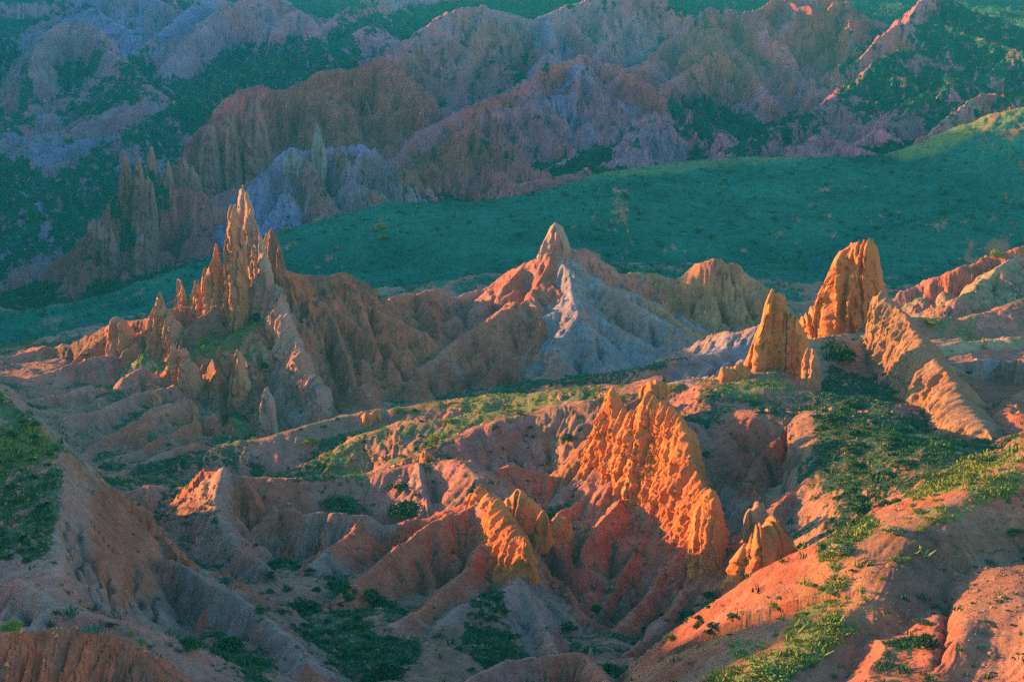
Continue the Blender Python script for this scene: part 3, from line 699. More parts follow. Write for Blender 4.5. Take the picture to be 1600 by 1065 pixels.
for px, py, rx, ry, an, d0, d1, v in DRY_LIT:
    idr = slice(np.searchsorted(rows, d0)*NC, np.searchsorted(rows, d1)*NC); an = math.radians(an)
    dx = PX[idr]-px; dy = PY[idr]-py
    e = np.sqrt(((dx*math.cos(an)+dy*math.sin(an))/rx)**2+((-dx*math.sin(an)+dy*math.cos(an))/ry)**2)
    dry_lit[idr] = np.maximum(dry_lit[idr], (1-sst(.6, 1.2, e+(hi[idr]-.5)*.5))*v)
i1 = int(np.searchsorted(rows, R1)); i2 = int(np.searchsorted(rows, R2))
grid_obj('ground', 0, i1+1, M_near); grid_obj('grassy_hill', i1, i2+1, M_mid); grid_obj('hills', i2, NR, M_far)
print('terrain', time.time()-T0)
# ------------------------------------------------------------------ height lookup
# ------------------------------------------------------------------ rocks
def rock_mat(name, c1, c2, c3):
    m, t, b = newmat(name)
    tc = t.nodes.new('ShaderNodeTexCoord').outputs['Object']
    mp = t.nodes.new('ShaderNodeMapping'); mp.inputs['Scale'].default_value = (1, 1, .28); t.links.new(tc, mp.inputs[0])
    n1 = nz(t, mp.outputs[0], .8, 7, .65, .4); n2 = nz(t, mp.outputs[0], .12, 3); n3 = nz(t, tc, 3.2, 5, .7)
    c = mix(t, ramp(t, n1, .32, .68), c1+(1,), c2+(1,))
    c = mix(t, ramp(t, n2, .45, .7), c, c3+(1,))
    c = mix(t, 1.0, c, ramp(t, n3, .3, .7, (.8, .78, .76, 1), (1.2, 1.2, 1.2, 1)), 'MULTIPLY')
    t.links.new(c, b.inputs['Base Color'])
    bp = t.nodes.new('ShaderNodeBump'); bp.inputs['Strength'].default_value = .9; bp.inputs['Distance'].default_value = .35
    t.links.new(mth(t, 'ADD', n1, mth(t, 'MULTIPLY', n3, .45)), bp.inputs['Height']); t.links.new(bp.outputs[0], b.inputs['Normal'])
    return m
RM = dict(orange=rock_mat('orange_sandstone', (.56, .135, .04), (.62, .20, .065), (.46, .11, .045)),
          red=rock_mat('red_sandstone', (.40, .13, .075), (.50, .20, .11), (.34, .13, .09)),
          grey=rock_mat('grey_clay', (.37, .165, .135), (.44, .23, .185), (.40, .15, .12)),
          tan=rock_mat('tan_sandstone', (.27, .12, .075), (.34, .165, .10), (.28, .11, .07)),
          pale=rock_mat('pale_clay', (.27, .17, .18), (.33, .215, .225), (.30, .16, .16)),
          farred=rock_mat('dusky_red_cliff', (.32, .085, .085), (.42, .14, .13), (.28, .10, .10)),
          brown=rock_mat('brown_sandstone', (.19, .085, .065), (.28, .13, .095), (.25, .13, .10)))
def ridged(x, y, s): return 1-np.abs(2*vn(x, y, s)-1)
def fin(name, label, group, st, mat='red', crag=.5, blunt=.35, seed=0, sink=3.0, jag=1.0):
    st = [tuple(float(v) for v in q.split()) for q in st.split(',')]
    B = []; 
    for px, pt, pb, D, T in st:
        a = P(px, pb, D); c = P(px, pt, D); B.append([a[0], a[1], a[2], c[2], T])
    B = np.array(B)
    seg = np.linalg.norm(np.diff(B[:, :2], axis=0), axis=1); cum = np.concatenate([[0], np.cumsum(seg)])
    Dm = B[:, 1].mean(); px_ = Dm/1900.0
    nu = int(np.clip(cum[-1]/px_/1.1*Q, 26, 420)); hm = (B[:, 3]-B[:, 2]).max()+sink; nv = int(np.clip(hm/px_/1.2*Q, 24, 230))
    s = np.linspace(0, cum[-1], nu)
    I = [np.interp(s, cum, B[:, k]) for k in range(5)]
    # smooth the plan line
    for _ in range(int(nu/14)):
        for k in (0, 1):
            I[k][1:-1] = (I[k][:-2]+I[k][1:-1]*2+I[k][2:])/4
    bx, by, bz, tz, T = I
    tx = np.gradient(bx); ty = np.gradient(by); L = np.hypot(tx, ty)+1e-9; nx, ny = -ty/L, tx/L
    sc_ = Dm/200.0
    tz = tz+((vn(s/(.9*sc_), s*0+seed, 40)-.5)*1.4+(ridged(s/(.5*sc_), s*0+seed, 41)**2-.4)*1.5)*crag*jag*sc_*np.minimum(1, (tz-bz)/4)
    rb = ridged(s/sc_/2.3+seed*13.7+31, s*0, 60); tz = tz-crag*jag*sc_*1.6*(1-rb)**1.5*np.minimum(1, (tz-bz)/4)
    tz = np.maximum(tz, bz+.2)
    e = (1-np.abs(np.linspace(-1, 1, nu))**7)**.5
    v = np.concatenate([np.linspace(0, 1, nv)**.9, (np.linspace(1, 0, nv)**.9)[1:]]); side = np.concatenate([np.ones(nv), -np.ones(nv-1)])
    S, V = np.meshgrid(s, v, indexing='ij'); SD = np.tile(side, (nu, 1))
    z0 = (bz-sink)[:, None]; zz = z0+(tz[:, None]-z0)*V
    vv = np.clip((zz-bz[:, None])/(tz-bz)[:, None], 0, 1)
    w = T[:, None]*((1-blunt)*(1-vv)**.8+blunt*(1-vv**3)**.5)*e[:, None]
    w = w+(bz[:, None]-zz).clip(0)*.35*e[:, None]
    q = seed*13.7+SD*31
    f = 1/sc_
    big = (ridged(S*f/2.3+q+fbm(zz*f*.2, S*f*.3, 2, 3)*.7, zz*f/22, 60)-.55)*1.2
    med = (ridged(S*f/.85+q+vn(zz*f*.35, S*f*.5, 4)*.6, zz*f/13, 61)-.5)*.55
    fine_ = (ridged(S*f/.36+q+vn(zz*f*.8, S*f, 8)*.8, zz*f/4.6, 62)-.5)*.34+(fbm(S*f*1.6+q, zz*f*1.3, 3, 63)-.5)*.5
    fine_ = fine_+(ridged(S*f/.21+q+vn(zz*f*2, S*f, 9), zz*f/.7, 64)-.5)*.2
    def crack(a_, b_, s_, wd): return np.exp(-((2*vn(a_, b_, s_)-1)/wd)**2)
    cr = crack(S*f/1.5+q+vn(zz*f*.25, S*f*.3, 14)*.9, zz*f/16, 71, .10)*.55+crack(S*f/.6+q+vn(zz*f*.5, S*f*.6, 15)*.7, zz*f/8, 72, .13)*.22+crack(zz*f/2.3+S*f*.22+vn(S*f/1.5, zz*f/3, 16)*1.1+q, S*f/9, 73, .09)*.24
    fine_ = fine_-cr/2.3
    env = np.minimum(1, w/(T[:, None]*.35+.01))
    disp = crag*sc_*((.55 if seed == 1 else 1.25)*big+(1.5 if seed == 1 else 2.0)*med+2.3*fine_-.25)*env
    ww = np.maximum(w+disp, .02*np.minimum(1, w*10))
    cx = (fbm(S*0+seed, zz*f*.35, 2, 70)-.5)*.8*crag*sc_*vv
    x = bx[:, None]+nx[:, None]*(SD*ww+cx); y = by[:, None]+ny[:, None]*(SD*ww+cx)
    co = np.stack([x, y, zz], -1).reshape(-1, 3)
    c0 = co.mean(0); c0[2] = bz.mean(); m_ = len(v)
    i = np.arange(nu-1)[:, None]*m_+np.arange(m_-1)[None]
    fcs = np.stack([i, i+1, i+m_+1, i+m_], -1).reshape(-1, 4)
    me = bpy.data.meshes.new(name); me.from_pydata((co-c0).tolist(), [], fcs.tolist()); me.update()
    me.polygons.foreach_set('use_smooth', np.ones(len(fcs), bool)); me.materials.append(RM[mat])
    o = bpy.data.objects.new(name, me); sc.collection.objects.link(o); o.location = c0
    o['label'] = label; o['category'] = 'rock'
    if group: o['group'] = group
    return o
CAST = 'spires of the ruined-castle outcrop on the left'
FAR = 'dark pinnacles on the far left cliffs'
fins = [
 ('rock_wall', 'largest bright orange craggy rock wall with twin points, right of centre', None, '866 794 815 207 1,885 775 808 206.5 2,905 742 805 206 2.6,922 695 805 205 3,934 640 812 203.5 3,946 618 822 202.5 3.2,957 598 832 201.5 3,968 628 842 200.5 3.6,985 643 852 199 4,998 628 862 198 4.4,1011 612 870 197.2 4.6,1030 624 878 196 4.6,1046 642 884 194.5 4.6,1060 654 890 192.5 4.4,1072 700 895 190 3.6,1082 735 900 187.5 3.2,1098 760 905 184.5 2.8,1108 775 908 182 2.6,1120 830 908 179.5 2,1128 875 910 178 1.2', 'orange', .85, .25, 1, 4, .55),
 ('rock_pillar', 'slim orange pillar against the lower right end of the big orange wall', None, '1088 800 900 177.5 .9,1098 765 905 176.5 1.4,1106 756 905 175.8 1.5,1114 775 908 175 1.5,1122 815 912 174.4 1.2,1128 870 915 174 .7', 'orange', .5, .4, 2, 3, .8),
 ('rock_outcrop', 'small flat-topped orange rock on the grass directly behind the big orange wall', None, '998 608 618 211 .6,1006 600 618 211 1.1,1018 594 618 211 1.3,1034 596 618 211 1.2,1046 606 616 211 .6', 'orange', .7, .4, 3, 1.5, 1.),
 ('rock_crest', 'long jagged orange crest running down to a snub end, lower middle', None, '714 800 812 184 .7,724 784 815 183.5 1.2,738 772 820 183 1.5,750 762 825 182 1.7,758 757 830 181 1.8,768 772 842 179 1.8,778 778 852 177 2,786 790 862 175 2.1,796 812 876 172.5 2.1,808 826 890 170 1.9,820 845 902 167.8 1.6,828 850 906 166.6 1.3,833 880 908 166 .7', 'orange', .6, .3, 4, 3, 1.0),
 ('rock_outcrop', 'rounded orange rock just right of the top of the jagged orange crest', None, '782 790 806 186 .9,792 775 808 186 1.6,806 761 812 186 2,822 768 815 185.5 2,834 785 820 185 1.7,840 805 825 184.5 .9', 'orange', .5, .5, 5, 2.5, .8),
 ('rock_stub', 'small round orange stub between the jagged crest and the big wall', None, '840 812 828 182 .5,846 796 832 181.7 .9,852 800 834 181.4 .8,856 815 834 181 .4', 'orange', .3, .6, 6, 2, .8),
 ('rock_ledge', 'thin curved orange ledge left of the foot of the big orange wall', None, '856 832 845 183.5 .5,864 815 842 184.5 .8,874 806 838 186 .9,884 808 836 187.5 .7,892 815 836 189 .4', 'orange', .4, .4, 7, 2, .8),
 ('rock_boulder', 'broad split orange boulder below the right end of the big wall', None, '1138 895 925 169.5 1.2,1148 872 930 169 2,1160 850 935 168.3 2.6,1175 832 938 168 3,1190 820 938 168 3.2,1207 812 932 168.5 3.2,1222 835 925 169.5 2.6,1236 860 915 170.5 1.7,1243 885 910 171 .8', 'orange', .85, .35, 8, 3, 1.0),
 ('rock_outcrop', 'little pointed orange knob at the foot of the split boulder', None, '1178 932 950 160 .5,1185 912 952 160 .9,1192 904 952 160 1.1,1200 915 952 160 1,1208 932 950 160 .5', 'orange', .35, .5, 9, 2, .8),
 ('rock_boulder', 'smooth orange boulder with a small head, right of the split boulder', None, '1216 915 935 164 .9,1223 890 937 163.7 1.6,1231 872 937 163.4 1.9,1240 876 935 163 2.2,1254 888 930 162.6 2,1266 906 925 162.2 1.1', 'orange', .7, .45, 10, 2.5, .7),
 ('rock_boulder', 'dull red rounded boulder in the gully behind the split boulder', None, '1160 815 860 176 1,1168 792 860 176 1.8,1182 782 858 176 2.2,1196 790 855 176 1.8,1206 815 850 176 1', 'red', .6, .5, 11, 2.5, .7),
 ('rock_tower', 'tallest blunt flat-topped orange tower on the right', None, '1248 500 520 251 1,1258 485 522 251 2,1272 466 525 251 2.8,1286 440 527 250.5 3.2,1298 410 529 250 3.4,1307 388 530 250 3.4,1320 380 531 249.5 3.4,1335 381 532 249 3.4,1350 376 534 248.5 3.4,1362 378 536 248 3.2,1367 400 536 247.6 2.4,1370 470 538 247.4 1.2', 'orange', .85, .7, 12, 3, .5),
 ('rock_wall', 'long tan rock wall sloping down to the right in front of the blunt tower', None, '1352 500 545 243 1,1357 468 552 242 2,1364 456 560 241 2.6,1378 460 572 239.5 3,1396 474 585 237 3.2,1418 505 598 232 3.2,1440 540 615 226 3.2,1462 566 632 220 3.2,1482 590 645 214 3.1,1502 620 662 208 3,1522 648 676 202 2.6,1536 662 684 198 2.2,1550 683 692 195 1.2', 'tan', .75, .3, 13, 3, .45),
 ('rock_spire', 'orange rock with a round head and hunched shoulder left of the blunt tower', None, '1160 578 592 231 .9,1170 545 592 230.5 1.8,1180 515 590 230.2 2.2,1187 496 588 230 2.6,1191 472 588 230 2,1197 456 587 230 1.8,1205 450 586 230 1.8,1217 451 584 230 1.8,1224 461 582 230 1.8,1227 484 581 230 2.2,1233 482 580 229.9 2.7,1242 492 578 229.8 2.8,1250 502 576 229.6 2.8,1259 522 574 229.4 2.2,1265 548 572 229.2 1', 'orange', .65, .55, 14, 3, .6),
 ('rock_stub', 'small notched pink-orange stub right of the round-headed rock', None, '1254 560 590 224 .5,1260 546 592 223.6 .9,1268 541 592 223.2 1,1275 552 594 222.8 .9,1280 575 596 222.4 .4', 'red', .35, .5, 15, 2, .8),
 ('rock_ledge', 'low jagged orange ledge at the left edge of the saddle, below the round-headed rock', None, '1120 592 605 224 .6,1126 576 606 224 1.2,1138 573 605 224.4 1.3,1150 566 603 225 1.3,1162 570 600 225.6 1.2,1172 578 598 226 .6', 'orange', .45, .5, 16, 2, 1.0),
 ('rock_pinnacle', 'grey-pink pinnacle with a pointed head crowning the central cone hill', None, '838 402 412 332 1.2,846 388 412 331.6 2,853 370 412 331.3 2.2,860 354 412 331 1.9,867 344 412 330.8 1.6,874 350 412 330.6 1.8,881 362 412 330.3 2.2,888 382 412 330 2.3,898 396 412 330 1.2', 'grey', .45, .5, 17, 3, .4),
 ('rock_crag', 'dark brown crag cut by the right edge of the photo', None, '1530 604 622 240 1,1540 588 622 239.5 2,1551 568 622 239 2.6,1562 555 622 238.6 2.8,1576 562 622 238 2.8,1600 562 622 237 2.8,1640 566 622 236 2.8,1690 575 620 235 1.5', 'brown', .6, .5, 18, 3, .5),
 ('rock_spire', 'tallest blade-like spire of the castle outcrop, grey face and orange left edge', CAST, '372 340 492 291 .9,378 308 495 290.5 1.4,384 292 498 290 1.6,390 288 500 289.4 1.7,398 318 505 288.4 1.8,406 350 508 287.4 1.8,415 395 512 286.2 1.8,424 420 515 285 1.7,434 445 520 284 1', 'grey', .5, .25, 19, 4, .9),
 ('rock_spire', 'jagged orange spire standing against the left side of the tallest blade', CAST, '357 420 500 286 .7,361 355 502 285.8 1.2,366 326 503 285.6 1.4,372 322 504 285.4 1.4,377 350 505 285.2 1.4,384 365 506 285 1.3,389 395 507 284.8 .7', 'red', .6, .42, 20, 4, 1.4),
 ('rock_spire', 'dark brown unlit blade behind the right side of the tallest spire', CAST, '410 385 480 297 .8,417 366 480 296.5 1.4,426 358 480 296 1.6,436 363 480 295.5 1.6,443 385 478 295 1.4,449 425 476 294.5 .8', 'brown', .5, .4, 21, 4, .6),
 ('rock_spire', 'thin needle-topped orange spire second from the tallest', CAST, '326 450 512 288 .9,332 415 514 287.7 1.4,337 392 516 287.4 1.4,342 374 517 287.2 1.2,347 395 518 287 1.5,353 425 520 286.6 1.7,360 445 522 286 1.7,368 470 522 285.4 1.4,375 500 522 285 .7', 'red', .65, .42, 22, 4, 1.4),
 ('rock_spire', 'short rounded spire tucked behind the needle-topped one', CAST, '314 440 475 292 .6,320 420 476 292 1.1,328 418 476 292 1.2,335 432 476 292 .7', 'red', .4, .6, 23, 3, .6),
 ('rock_spire', 'twin-pronged low orange spire, left prong', CAST, '275 475 492 291.5 .5,280 440 493 291.3 .9,285 432 494 291 1,291 452 495 290.7 .9,298 475 495 290.5 .5', 'red', .5, .42, 24, 3, 1.2),
 ('rock_spire', 'twin-pronged low orange spire, right prong', CAST, '296 470 492 290 .5,301 444 493 289.8 .9,307 433 494 289.6 1,314 440 495 289.4 .9,320 468 495 289 .5', 'red', .5, .3, 25, 3, 1.2),
 ('rock_fin', 'broad lit orange fin standing alone on the left ridge', CAST, '234 515 545 285 .7,239 480 548 284.6 1.5,246 465 550 284.2 1.7,254 462 552 283.8 1.8,261 475 553 283.2 1.8,268 495 553 282.4 1.7,280 515 552 281.4 1.5,292 530 550 280 .7', 'red', .65, .4, 26, 4, .8),
 ('rock_fin', 'leftmost small orange fin with a bent tip', CAST, '172 510 530 286 .6,180 492 535 285.6 1.1,188 484 540 285.2 1.2,196 492 543 284.8 1.2,202 510 545 284.4 1.1,209 535 545 284 .6', 'red', .5, .4, 27, 3, 1.0),
 ('rock_fin', 'front row of ragged orange teeth below the grassy shelf', CAST, '258 585 600 271.5 .7,264 550 603 271.2 1.2,272 537 606 271 1.4,279 556 608 270.6 1.4,286 544 611 270.2 1.4,294 556 614 269.6 1.5,302 562 618 268.8 1.5,309 585 622 268 1.2,314 615 626 267.4 .6', 'red', .7, .35, 28, 4, 1.7),
 ('rock_fin', 'narrow pointed orange tooth in the middle of the front cliffs', CAST, '360 590 612 268 .5,366 565 613 267.8 1,371 543 614 267.6 1,377 558 616 267.2 1.1,384 580 618 266.8 1,390 605 618 266.4 .5', 'red', .5, .42, 29, 4, 1.0),
 ('rock_fin', 'grey-brown blade left of the deep dark cleft', CAST, '408 655 688 259.5 .6,414 615 690 259.3 1.1,420 596 690 259.1 1.2,427 612 690 258.9 1.3,433 640 690 258.7 1.1,438 670 690 258.5 .6', 'grey', .6, .42, 30, 4, 1.2),
 ('rock_wall', 'long narrow wall stepping down from the castle to the right front', CAST, '418 470 520 285.5 .7,424 440 526 285 1.2,430 436 532 284.2 1.5,436 462 545 282.6 1.7,443 470 556 281 1.7,450 500 572 279 1.7,458 528 588 276.8 1.8,466 545 602 274.5 1.9,473 552 616 272.2 1.9,480 582 632 269.8 2,489 584 645 267.6 2.1,497 600 655 265.6 2,505 618 662 264 1.6,512 648 668 262.8 .8', 'grey', .65, .42, 31, 5, 1.5),
 ('rock_outcrop', 'tiny orange cone of rock low on the red skirt left of the front teeth', CAST, '228 620 632 259 .4,234 606 633 258.8 .7,240 601 634 258.6 .8,246 612 635 258.3 .7,251 625 636 258 .4', 'red', .4, .4, 32, 2, 1.0),
 ('rock_outcrop', 'small lit orange spike low down in the castle skirts, left of a twin', CAST, '274 655 668 254 .4,279 645 669 253.8 .7,283 638 670 253.6 .7,288 650 670 253.3 .6,293 662 670 253 .4', 'red', .4, .3, 33, 2, 1.0),
 ('rock_outcrop', 'small lit orange spike low down in the castle skirts, right of a twin', CAST, '298 660 670 253.5 .4,303 645 671 253.3 .7,307 636 672 253 .7,312 652 672 252.8 .4', 'red', .4, .3, 34, 2, 1.0),
 ('rock_outcrop', 'small lone orange rock on the grassy crest right of the castle', None, '563 652 656 238 .5,570 640 657 238 1,578 635 657 238 1.1,588 638 657 238 1.1,597 650 656 238 .5', 'orange', .8, .35, 35, 1.5, 1.2),
 ('rock_outcrop', 'small orange rock under a yellow bush on the middle grass ridge', None, '655 718 722 207 .3,660 705 723 207 .6,666 702 723 207 .7,676 711 723 207 .7,685 719 723 207 .4', 'orange', .3, .5, 36, 1.2, .8),
 ('rock_outcrop', 'smallest orange rock tip at the right end of the middle grass ridge', None, '708 722 726 206 .3,713 714 726 206 .5,718 715 726 206 .5,723 723 726 206 .3', 'orange', .3, .5, 37, 1, .8),
 ('rock_spike', 'tiny upright clay spike on the red crest at the bottom middle', None, '917 1030 1034 138 .2,920 1018 1034 138 .35,923 1010 1034 138 .35,927 1022 1034 138 .3,930 1031 1034 138 .2', 'grey', .2, .3, 38, 1, .8),
 ('rock_outcrop', 'small lit red crag at the shade line of the right foreground ridge', None, '1368 938 955 119.5 .25,1373 925 958 119.3 .5,1381 928 960 119 .6,1389 940 963 118.7 .6,1397 955 966 118.4 .3', 'red', .3, .4, 39, 1.5, 1.0),
 ('rock_outcrop', 'low red crag near the bottom edge of the right foreground', None, '1360 1035 1062 112 .3,1372 1022 1062 112 .7,1388 1018 1062 111.8 .8,1402 1030 1064 111.5 .7,1410 1048 1066 111.3 .3', 'red', .3, .5, 40, 1.5, .8),
 ('rock_pinnacle', 'pale bluish spike behind the multicoloured hill at upper left centre', None, '486 235 248 606 1.5,491 215 248 606 3,496 196 248 606 2,501 204 248 606 2,505 222 250 606 3,511 240 250 606 1.5', 'pale', .5, .2, 41, 6, .4),
 ('rock_outcrop', 'pale rounded clay knob on top of the multicoloured hill', None, '442 245 255 604 2,449 238 256 604 4,460 231 257 604 4,470 237 258 604 4,476 246 258 604 2', 'pale', .9, .4, 42, 6, .4),
 ('rock_pinnacle', 'tall dark slab with a green gully beside it on the left cliffs', FAR, '180 330 345 588 1.5,187 290 345 588 3,193 258 345 588 3.6,200 236 345 588 3.6,206 244 345 588 3,210 290 345 588 1.5', 'farred', .7, .4, 43, 8, .6),
 ('rock_pinnacle', 'narrow dark slab right of the green gully on the left cliffs', FAR, '206 325 345 582 1.5,212 270 345 582 3,217 240 345 582 3.2,222 235 345 582 3,226 262 345 582 2.6,230 310 345 582 1.5', 'farred', .7, .4, 44, 8, .6),
 ('rock_pinnacle', 'broad round-topped dark tower in front of the slabs on the left cliffs', FAR, '212 345 372 572 2,219 310 372 572 4,226 275 372 572 4.6,234 270 372 572 4.8,242 280 372 572 4.4,248 330 372 572 2', 'farred', .7, .6, 45, 8, .5),
 ('rock_pinnacle', 'rough reddish block top behind the slabs on the left cliffs', FAR, '228 275 300 598 2,234 240 300 598 4,241 232 300 598 4,246 250 300 598 4,250 285 300 598 2', 'farred', .7, .6, 46, 8, .8),
 ('rock_pinnacle', 'small sharp dark pinnacle right of the slab group', FAR, '251 290 302 600 1.5,258 270 302 600 3,264 246 302 600 2.6,269 262 302 600 3,274 290 302 600 1.5', 'farred', .6, .3, 47, 6, .6),
 ('rock_pinnacle', 'second small pinnacle with a leaning top, nearer the tall cliff', FAR, '276 288 304 610 1.5,283 262 304 610 3,289 240 304 610 3,295 252 304 610 3.6,304 262 304 610 3.6,316 285 304 610 2', 'farred', .6, .4, 48, 6, .8),
 ('rock_buttress', 'left dark buttress of the tall red cliff face', FAR, '308 262 300 700 3,318 215 300 700 6,328 190 300 700 7,338 196 300 700 7,345 230 300 700 6,350 275 300 700 3', 'farred', .8, .5, 49, 10, .6),
 ('rock_buttress', 'middle dark buttress of the tall red cliff face', FAR, '345 258 292 704 3,352 200 292 704 6,360 176 292 704 6,368 182 292 704 6,374 220 292 704 6,380 268 292 704 3', 'farred', .8, .5, 50, 10, .6),
 ('rock_buttress', 'right reddish buttress of the tall red cliff face', FAR, '376 245 278 712 3,386 190 278 712 6,395 160 278 712 7,404 150 278 712 7,414 175 278 712 6,424 235 278 712 3', 'farred', .8, .5, 51, 10, .6),
 ('rock_fin', 'low ragged dark fin stepping down left of the slab group', FAR, '132 400 425 566 2,140 350 425 566 3,148 320 425 566 3.6,156 330 425 566 4,168 345 425 566 4,178 380 425 566 2', 'farred', .8, .4, 52, 8, 1.0),
 ('rock_fin', 'grey ribbed fin low on the left cliffs beside a green gully', FAR, '158 430 455 556 1.5,164 370 455 556 3,172 352 455 556 3,180 350 455 556 3,188 385 455 556 3,195 425 455 556 1.5', 'farred', .8, .4, 53, 8, 1.0),
 ('rock_fin', 'split grey fin just above the green hill crest on the left', FAR, '205 400 425 556 1.5,212 372 425 556 3,222 355 425 556 3.4,232 360 425 556 3.6,244 385 425 556 3,252 410 425 556 1.5', 'farred', .8, .4, 54, 8, 1.0),
]
for f_ in fins:
    fin(f_[0], f_[1], f_[2], f_[3], f_[4], f_[5], f_[6], f_[7], f_[8], f_[9])
print('rocks', time.time()-T0)
# ------------------------------------------------------------------ plants
def leaf_mat(name, c1, c2):
    m, t, b = newmat(name)
    tc = t.nodes.new('ShaderNodeTexCoord').outputs['Object']; oi = t.nodes.new('ShaderNodeObjectInfo').outputs['Random']
    c = mix(t, ramp(t, nz(t, tc, 3.0, 3, .7), .35, .65), c1+(1,), c2+(1,))
    c = mix(t, 1.0, c, ramp(t, oi, 0, 1, (.75, .8, .8, 1), (1.25, 1.2, 1.1, 1)), 'MULTIPLY')
    t.links.new(c, b.inputs['Base Color']); b.inputs['Roughness'].default_value = .8
    return m
LM = dict(dark=leaf_mat('shade_green_leaves', (.022, .065, .028), (.045, .10, .035)), green=leaf_mat('green_leaves', (.03, .075, .035), (.06, .12, .045)),  # lit leaves have sunlight put into their colour, dark leaves the shade
          lit=leaf_mat('sunlit_yellow_green_leaves', (.17, .19, .04), (.27, .26, .07)), dry_lit=leaf_mat('straw_leaves', (.26, .21, .09), (.38, .31, .14)),
          stem=leaf_mat('stems', (.10, .07, .05), (.16, .12, .08)), grey=leaf_mat('greyish_leaves', (.07, .11, .08), (.12, .17, .12)))
def leaf_mesh(name, seed, nleaf, mat, spiky=False, flat=.75, lf=.085):
    r = np.random.RandomState(seed)
    nc = 11; a = r.uniform(0, 6.283, nc); rr_ = r.uniform(0, .62, nc); cz_ = r.uniform(.15, .55, nc)*flat*(1.2-rr_); cr_ = r.uniform(.18, .36, nc)
    cen = np.stack([rr_*np.cos(a), rr_*np.sin(a), cz_], -1)
    k = r.randint(0, nc, nleaf); d = r.normal(size=(nleaf, 3)); d /= np.linalg.norm(d, axis=1)[:, None]; d[:, 2] = np.abs(d[:, 2])*.9-.12
    p = cen[k]+d*cr_[k][:, None]*r.uniform(.75, 1.1, nleaf)[:, None]; p[:, 2] = np.maximum(p[:, 2], .0)
    if spiky: ax = d*.5+r.normal(size=(nleaf, 3))*.2+np.array([0, 0, 1.0]); wd, ln = .016, .24
    else: ax = d*.8+r.normal(size=(nleaf, 3))*.6; wd, ln = lf*.5, lf
    ax /= np.linalg.norm(ax, axis=1)[:, None]; sd = np.cross(ax, r.normal(size=(nleaf, 3))); sd /= np.linalg.norm(sd, axis=1)[:, None]
    ln = ln*r.uniform(.7, 1.4, nleaf)[:, None]
    v = np.stack([p-sd*wd, p+sd*wd, p+sd*wd*.7+ax*ln, p-sd*wd*.7+ax*ln], 1).reshape(-1, 3)
    f = np.arange(nleaf*4).reshape(-1, 4)
    me = bpy.data.meshes.new(name); me.from_pydata(v.tolist(), [], f.tolist()); me.materials.append(LM[mat]); return me
def stem_mesh(name, seed):
    r = np.random.RandomState(seed); vs = []; fs = []
    for i in range(7):
        a = r.uniform(0, 6.283); tilt = r.uniform(.3, 1.1); L = r.uniform(.4, .65)
        d = np.array([math.cos(a)*math.sin(tilt), math.sin(a)*math.sin(tilt), math.cos(tilt)])
        u = np.cross(d, [0, 0, 1.0]); u /= np.linalg.norm(u)+1e-6; w_ = np.cross(d, u); b0 = len(vs)
        for q, rad in ((-.15, .03), (L, .008)):
            for j in range(4): vs.append((d*q+(u*math.cos(j*1.571)+w_*math.sin(j*1.571))*rad).tolist())
        for j in range(4): fs.append((b0+j, b0+(j+1) % 4, b0+4+(j+1) % 4, b0+4+j))
    me = bpy.data.meshes.new(name); me.from_pydata(vs, [], fs); me.materials.append(LM['stem']); return me
stems = [stem_mesh('stem', 60+i) for i in range(3)]
proto = {}
for i, k in enumerate(('dark', 'green', 'lit', 'dry_lit', 'grey')):
    proto[k] = [leaf_mesh('foliage', 10*i+j, 620, k, spiky=(k in ('dry_lit', 'lit') and j % 2 == 1), flat=.7+.1*j) for j in range(3)]
rp = random.Random(21)
def shrub(name, label, cat, group, px, py, wpx, kind, h=1.0, d0=60):
    g = hit(px, py, d0)
    if g is None: return
    r = wpx*.5/FPX*g[1]*1.25
    e = bpy.data.objects.new(name, None); sc.collection.objects.link(e); e.empty_display_size = .2
    e.location = (g[0], g[1], g[2]-.06*r); e.rotation_euler = (0, 0, rp.uniform(0, 6.28)); e.scale = (r, r, r*h)
    e['label'] = label; e['category'] = cat
    if group: e['group'] = group
    for nm, me in (('foliage', rp.choice(proto[kind])), ('stem', rp.choice(stems))):
        o = bpy.data.objects.new(nm, me); sc.collection.objects.link(o); o.parent = e
